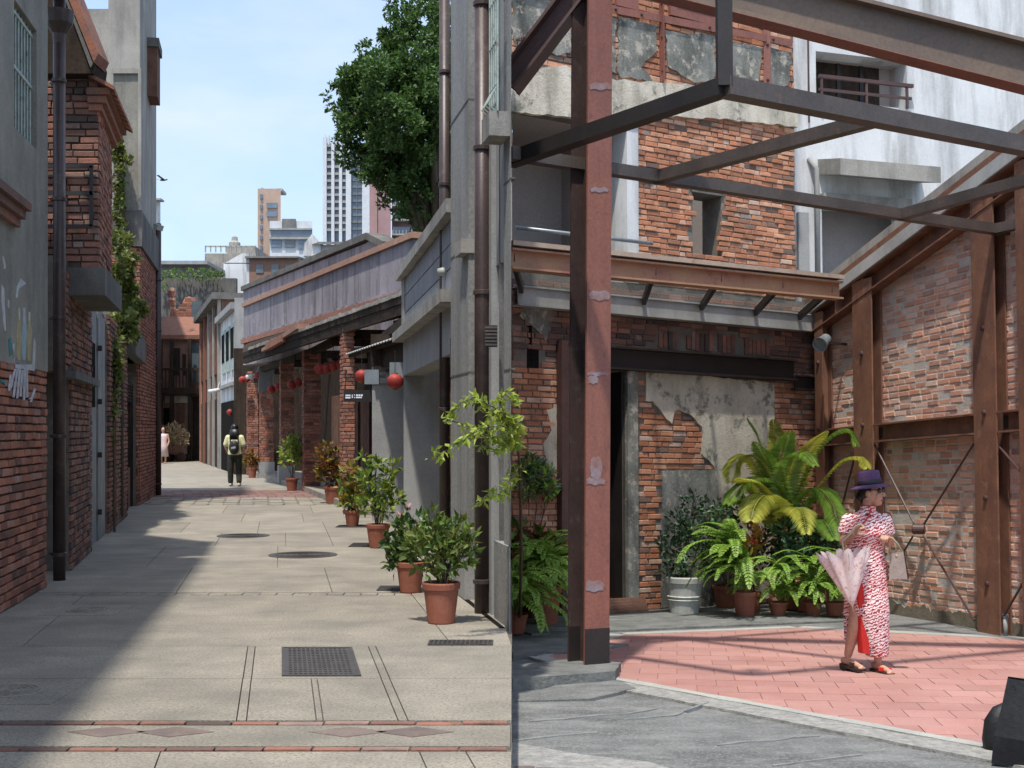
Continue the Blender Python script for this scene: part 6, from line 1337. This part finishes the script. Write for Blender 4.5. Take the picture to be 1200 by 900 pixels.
hr = MB(); hr.ell(hc_ - fd * .02 + Vector((0, 0, .015)), (.078, .088, .10), 16, 10, Rh); hr.ell(hc_ - fd * .085 + Vector((0, 0, -.045)), (.05, .045, .05), 14, 10, Rh); hr.build('hair', m_hair, P, smooth=True)
ht = MB(); tl = (Vector((0, 0, 1)) - fd * .10 + Vector((-.04, 0, 0))).normalized(); hb = hc_ + Vector((-.012, 0, .052))
ht.lathe([(.165, -.022), (.168, -.017), (.15, -.008), (.125, .0), (.1, .006), (.098, .01), (.092, .06), (.088, .105), (.078, .118), (.04, .124), (.005, .125)], hb, 36, ax=tuple(tl)); hat = ht.build('hat', m_hat, P, smooth=True)
MB().lathe([(.1005, .008), (.103, .012), (.098, .044), (.095, .046)], hb, 36, ax=tuple(tl)).build('ribbon', m_hatb, hat, smooth=True)
sg_ = MB()
for s in (-1, 1): sg_.ell(hc_ + sdv * s * .034 + fd * .082 + Vector((0, 0, .012)), (.028, .014, .022), 12, 8, Rh); sg_.bar(hc_ + sdv * s * .062 + fd * .07 + Vector((0, 0, .02)), hc_ + sdv * s * .077 - fd * .01 + Vector((0, 0, .015)), .006, .008)
sg_.build('sunglasses', M('dark lens', (.02, .014, .012), None, 5, .12, 0, spec=.6), P, smooth=True)
MB().ell(hc_ + fd * .093 + Vector((0, 0, -.068)), (.022, .008, .008), 10, 6, Rh).build('lips', M('red lips', (.36, .07, .06), None, 9, .5, 0), P, smooth=True)
for s in (-1, 1): MB().ell(hc_ + sdv * s * .084 - fd * .005 + Vector((0, 0, -.055)), (.009, .009, .009), 8, 6).build('earring', m_white, P, smooth=True)
for ax_, az_, ay_, dx in ((.09, .05, -.05, .04), (-.135, .075, .02, .05)):
    hz_ = az_ - .033; d0 = Vector((dx * 1.9, -.21, -.012)); q = Vector((ax_ - dx * .55, ay_ + .045, hz_))
    s_ = MB().bar(q, q + d0, .085, .022).bar(q + Vector((0, 0, -.012)), q + d0 * .3 + Vector((0, 0, -.012)), .07, max(.02, (hz_) * 1.2)).build('sandal', m_sand, P)
    MB().bar(q + d0 * .62 + Vector((-.045, 0, .03)), q + d0 * .72 + Vector((.045, 0, .03)), .03, .03).bar(q + d0 * .52 + Vector((.045, 0, .022)), q + d0 * .75 + Vector((-.045, 0, .03)), .025, .026).build('strap', m_lining if ax_ > 0 else m_sand, s_)
# umbrella hooked over her hand
um = thing('umbrella', 'half furled pink floral umbrella hanging from the woman\'s raised hand', 'umbrella', G(1014, 786), 'R', local=True)
tip, top = Vector((-.17, -.24, .565)), Vector((-.225, -.20, .975)); axu = (top - tip).normalized(); xu = axu.orthogonal().normalized(); xu = (Vector((1, 0, 0)) - axu * axu.x).normalized(); yu = axu.cross(xu)
mb = MB(); n = 64; rows = 10
for i in range(rows + 1):
    f = i / rows
    for j in range(n):
        a = 2 * math.pi * j / n; pl = math.cos(8 * a); r = (.008 + .18 * f ** .85) * (1 + .20 * pl * f); zz_ = .425 * f + (.035 * pl * f if i == rows else 0)
        mb.v.append(tip + axu * zz_ + (xu * math.cos(a) + yu * math.sin(a) * .62) * r)
for i in range(rows):
    for j in range(n): mb.f.append((i * n + j, i * n + (j + 1) % n, (i + 1) * n + (j + 1) % n, (i + 1) * n + j))
mb.f.append(tuple(range(n))[::-1]); mb.build('canopy', m_umb, um, smooth=True, recalc=True)
MB().tube([tip - axu * .05, tip, top, top + axu * .10, Vector((-.17, -.20, 1.14)), Vector((-.14, -.225, 1.20)), Vector((-.10, -.22, 1.215)), Vector((-.075, -.21, 1.18))], [.004, .006, .006, .008, .009, .009, .009, .008], 8).build('handle', m_cane, um, smooth=True)
for j in range(8):
    a = 2 * math.pi * j / 8; MB().tube([tip + axu * .02, top + (xu * math.cos(a) + yu * math.sin(a) * .62) * .222], .0025, 4).build('rib', m_gst, um)
# handbag
hbg = thing('handbag', 'small taupe handbag hanging from the woman\'s other arm', 'handbag', G(1014, 786), 'R', local=True)
MB().hexa([Vector(v) for v in ((.165, -.10, .755), (.305, -.13, .765), (.325, -.06, .77), (.185, -.03, .76), (.175, -.09, .965), (.275, -.12, .985), (.285, -.085, .985), (.19, -.06, .965))]).build('bag_body', m_bag, hbg)
MB().hexa([Vector(v) for v in ((.306, -.129, .765), (.333, -.06, .772), (.338, -.062, .772), (.312, -.133, .765), (.277, -.12, .985), (.288, -.085, .985), (.293, -.087, .985), (.283, -.124, .985))]).build('gusset', m_black, hbg)
MB().tube([Vector((.18, -.08, .962)), Vector((.165, -.11, 1.05)), Vector((.165, -.125, 1.095)), Vector((.18, -.125, 1.10)), Vector((.23, -.11, 1.05)), Vector((.275, -.10, .98))], .006, 6).build('strap', m_cane, hbg, smooth=True)
MB().ell((.225, -.108, .95), (.012, .006, .012), 8, 6).build('clasp', m_cane, hbg)

# walker seen from behind
b = atz(275, 570); P2 = thing('person', 'person with long black hair and black backpack walking up the lane', 'person', b, local=True)
bd = MB(); s2 = .98
limb(bd, [(Vector((-.09, 0, .84)), .085), (Vector((-.105, -.02, .48)), .062), (Vector((-.11, .02, .09)), .04)]); limb(bd, [(Vector((.09, 0, .84)), .085), (Vector((.10, .05, .48)), .062), (Vector((.12, -.03, .11)), .04)])
for x, y in ((-.11, .06), (.12, 0)): limb(bd, [(Vector((x, y - .07, .055)), .038), (Vector((x, y + .10, .045)), .035)])
loft(bd, [(.8, 0, 0, .16, .11), (1.0, 0, 0, .13, .10), (1.25, 0, 0, .17, .10), (1.33, 0, 0, .12, .08)]); limb(bd, [(Vector((0, 0, 1.3)), .06), (Vector((0, .01, 1.42)), .05)]); bd.ell((0, .02, 1.5), (.08, .095, .115), 14, 10)
limb(bd, [(Vector((-.19, 0, 1.28)), .05), (Vector((-.235, 0, 1.03)), .042), (Vector((-.20, .12, .88)), .03)]); hand(bd, (-.2, .13, .87), (.3, .8, -.4), (.5, 0, -.6)); limb(bd, [(Vector((.19, 0, 1.28)), .05), (Vector((.24, 0, 1.03)), .042), (Vector((.21, .12, .9)), .03)]); hand(bd, (.21, .13, .89), (-.3, .8, -.3), (-.5, 0, -.6))
remeshed(bd, 'body', m_skin, P2, .011, 4)
sh = MB(); loft(sh, [(.82, 0, 0, .185, .13), (1.0, 0, 0, .165, .125), (1.2, 0, 0, .19, .125), (1.3, 0, 0, .16, .1), (1.36, 0, 0, .07, .07)])
for sg in (-1, 1): limb(sh, [(Vector((sg * .17, 0, 1.27)), .08), (Vector((sg * .225, 0, 1.1)), .075)])
remeshed(sh, 'shirt', M('pale yellow shirt', (.72, .70, .42), (.64, .62, .38), 8, .8, .1), P2, .014, 4)
tr_ = MB(); loft(tr_, [(.76, 0, 0, .175, .125), (.9, 0, 0, .165, .12)]); limb(tr_, [(Vector((-.09, 0, .82)), .1), (Vector((-.105, -.02, .48)), .082), (Vector((-.11, .02, .13)), .072)]); limb(tr_, [(Vector((.09, 0, .82)), .1), (Vector((.10, .05, .48)), .082), (Vector((.12, -.02, .14)), .072)])
remeshed(tr_, 'trousers', M('dark olive trousers', (.035, .036, .026), (.022, .024, .018), 8, .8, .1), P2, .012, 4)
hh = MB(); hh.ell((0, .0, 1.53), (.098, .105, .11), 14, 10); loft(hh, [(1.22, 0, -.09, .10, .03), (1.35, 0, -.07, .125, .055), (1.5, 0, -.02, .105, .09)]); hh.build('hair', m_hair, P2, smooth=True)
bp = thing('backpack', 'small black backpack worn by the walker in the yellow shirt', 'backpack', b, local=True)
bk = MB(); bk.ell((.02, -.185, 1.02), (.135, .085, .19), 14, 10); bk.ell((.02, -.22, .95), (.1, .07, .1), 12, 8); remeshed(bk, 'pack', m_black, bp, .015, 3); MB().bar((-.03, -.268, 1.0), (.08, -.268, 1.03), .02, .05).build('pocket_flap', m_gst, bp); MB().tube([(-.08, -.13, 1.1), (-.1, -.12, 1.3), (-.09, .02, 1.37)], .016, 6).tube([(.12, -.13, 1.1), (.11, -.12, 1.3), (.1, .02, 1.37)], .016, 6).build('strap', m_black, bp)
for x, y in ((-.11, .06), (.12, 0)): MB().ell((x, y + .01, .05), (.048, .14, .052), 12, 8).build('shoe', m_wpot, P2, smooth=True)
# person far off in a pale pink dress, beside a cart heaped with dried stalks
b = atz(191.5, 543.5); P3 = thing('person', 'person in a pale pink dress beside the heap of dried stalks', 'person', b, local=True)
bd = MB(); limb(bd, [(Vector((-.08, 0, .8)), .08), (Vector((-.09, -.03, .45)), .06), (Vector((-.09, .02, .08)), .04), (Vector((-.09, -.1, .04)), .035)]); limb(bd, [(Vector((.08, 0, .8)), .08), (Vector((.09, .03, .45)), .06), (Vector((.09, .0, .08)), .04), (Vector((.1, -.12, .04)), .035)]); loft(bd, [(.8, 0, 0, .15, .1), (1.25, 0, 0, .16, .09), (1.33, 0, 0, .1, .07)]); limb(bd, [(Vector((0, 0, 1.3)), .06), (Vector((0, 0, 1.42)), .05)]); bd.ell((0, -.02, 1.5), (.08, .095, .115))
limb(bd, [(Vector((-.19, 0, 1.28)), .05), (Vector((-.24, 0, 1.0)), .04), (Vector((-.22, -.08, .8)), .03)]); hand(bd, (-.22, -.08, .8), (0, -.2, -1), (.8, 0, 0)); limb(bd, [(Vector((.19, 0, 1.28)), .05), (Vector((.25, 0, 1.0)), .04), (Vector((.22, -.1, .82)), .03)]); hand(bd, (.22, -.1, .82), (0, -.2, -1), (-.8, 0, 0))
remeshed(bd, 'body', m_skin, P3, .014, 4)
loft(MB(), [(.32, 0, 0, .22, .2), (.8, 0, 0, .19, .15), (1.0, 0, 0, .155, .12), (1.2, 0, 0, .185, .125), (1.32, 0, 0, .13, .09)]).build('dress', M('pale pink cotton', (.66, .52, .50), (.6, .47, .46), 6, .8, .1), P3, smooth=True)
hh = MB(); hh.ell((0, .02, 1.53), (.095, .1, .11)); loft(hh, [(1.15, 0, .08, .1, .04), (1.5, 0, .03, .1, .08)]); hh.build('hair', m_hair, P3, smooth=True)
b = atz(206, 541.0); ct = thing('handcart', 'small brown handcart heaped with pale dried stalks', 'cart', b, local=True)
MB().box(-.45, .45, -.3, .3, .35, .75).build('bed', m_wood_r, ct)
for x in (-.35, .35): MB().lathe([(.2, -.03), (.22, 0), (.2, .03)], (x, -.33, .22), 16, ax=(0, 1, 0)).build('wheel', m_wood, ct); MB().lathe([(.2, -.03), (.22, 0), (.2, .03)], (x, .33, .22), 16, ax=(0, 1, 0)).build('wheel', m_wood, ct)
st = thing('dried_stalks', 'rounded heap of pale straw coloured dried stalks on the handcart', 'stalks', b, local=True)
leafcloud(MB(), [(Vector((0, 0, 1.25)), .5), (Vector((.25, 0, 1.1)), .4), (Vector((-.25, 0, 1.35)), .4), (Vector((0, 0, .85)), .35)], 900, .2, .06, .3).build('stalk_heads', M('straw', (.56, .44, .27), (.44, .33, .2), 6, .8, 0, var=.25), st, recalc=False)['kind'] = 'stuff'
mb = MB()
for _ in range(14): mb.tube([Vector((U(-.2, .2), U(-.1, .1), .7)), Vector((U(-.5, .5), U(-.2, .2), U(1.0, 1.5)))], .01, 4)
mb.build('stem', m_wood_r, st)

# ------------------------------------------------------------------ bags left on the edging
m_tote = M('black coated canvas', (.018, .018, .02), (.012, .012, .014), 9, .55, .25, 45)
b = G(1188, 893); o = thing('tote_bag', 'tall stiff black tote bag standing on the pebble edging', 'bag', b, 'R', local=True, rz=-.42)
mb = MB(); n = 8
def ring(z, x0, x1, y0, y1, sag): return [Vector((x0 + (x1 - x0) * (i / n), y0 - sag * math.sin(math.pi * i / n), z + .02 * (i / n) * -1)) for i in range(n + 1)] + [Vector((x0 + (x1 - x0) * (1 - i / n), y1 + sag * .6 * math.sin(math.pi * i / n), z - .02 * (1 - i / n))) for i in range(n + 1)]
R_ = [ring(0, -.11, .22, -.07, .08, .0), ring(.15, -.095, .22, -.075, .09, .018), ring(.3, -.06, .22, -.05, .07, .012), ring(.455, -.03, .22, -.025, .03, .006)]
k = len(R_[0])
for r_ in R_: mb.v += r_
for i in range(3):
    for j in range(k): mb.f.append((i * k + j, i * k + (j + 1) % k, (i + 1) * k + (j + 1) % k, (i + 1) * k + j))
mb.f.append(tuple(range(k))[::-1]); mb.build('bag_body', m_tote, o)
MB().tube([(.0, -.03, .42), (.06, -.05, .30), (.12, -.05, .31), (.16, -.03, .42)], .006, 6).build('strap', m_tote, o)
b2 = G(1170, 880); o = thing('soft_bag', 'rounded soft black bag with tan edge leaning behind the tote', 'bag', b2, 'R', local=True)
mb = MB(); loft(mb, [(0, .03, .06, .09, .07), (.05, .03, .06, .098, .075), (.16, .035, .06, .09, .065), (.23, .05, .06, .06, .045), (.255, .06, .06, .02, .02)], 20); mb.build('bag_body', m_tote, o, smooth=True)
MB().tube([(.02, -.018, .02), (.025, -.02, .1), (.04, -.01, .2), (.06, .02, .25)], .008, 6).build('piping', m_cane, o)
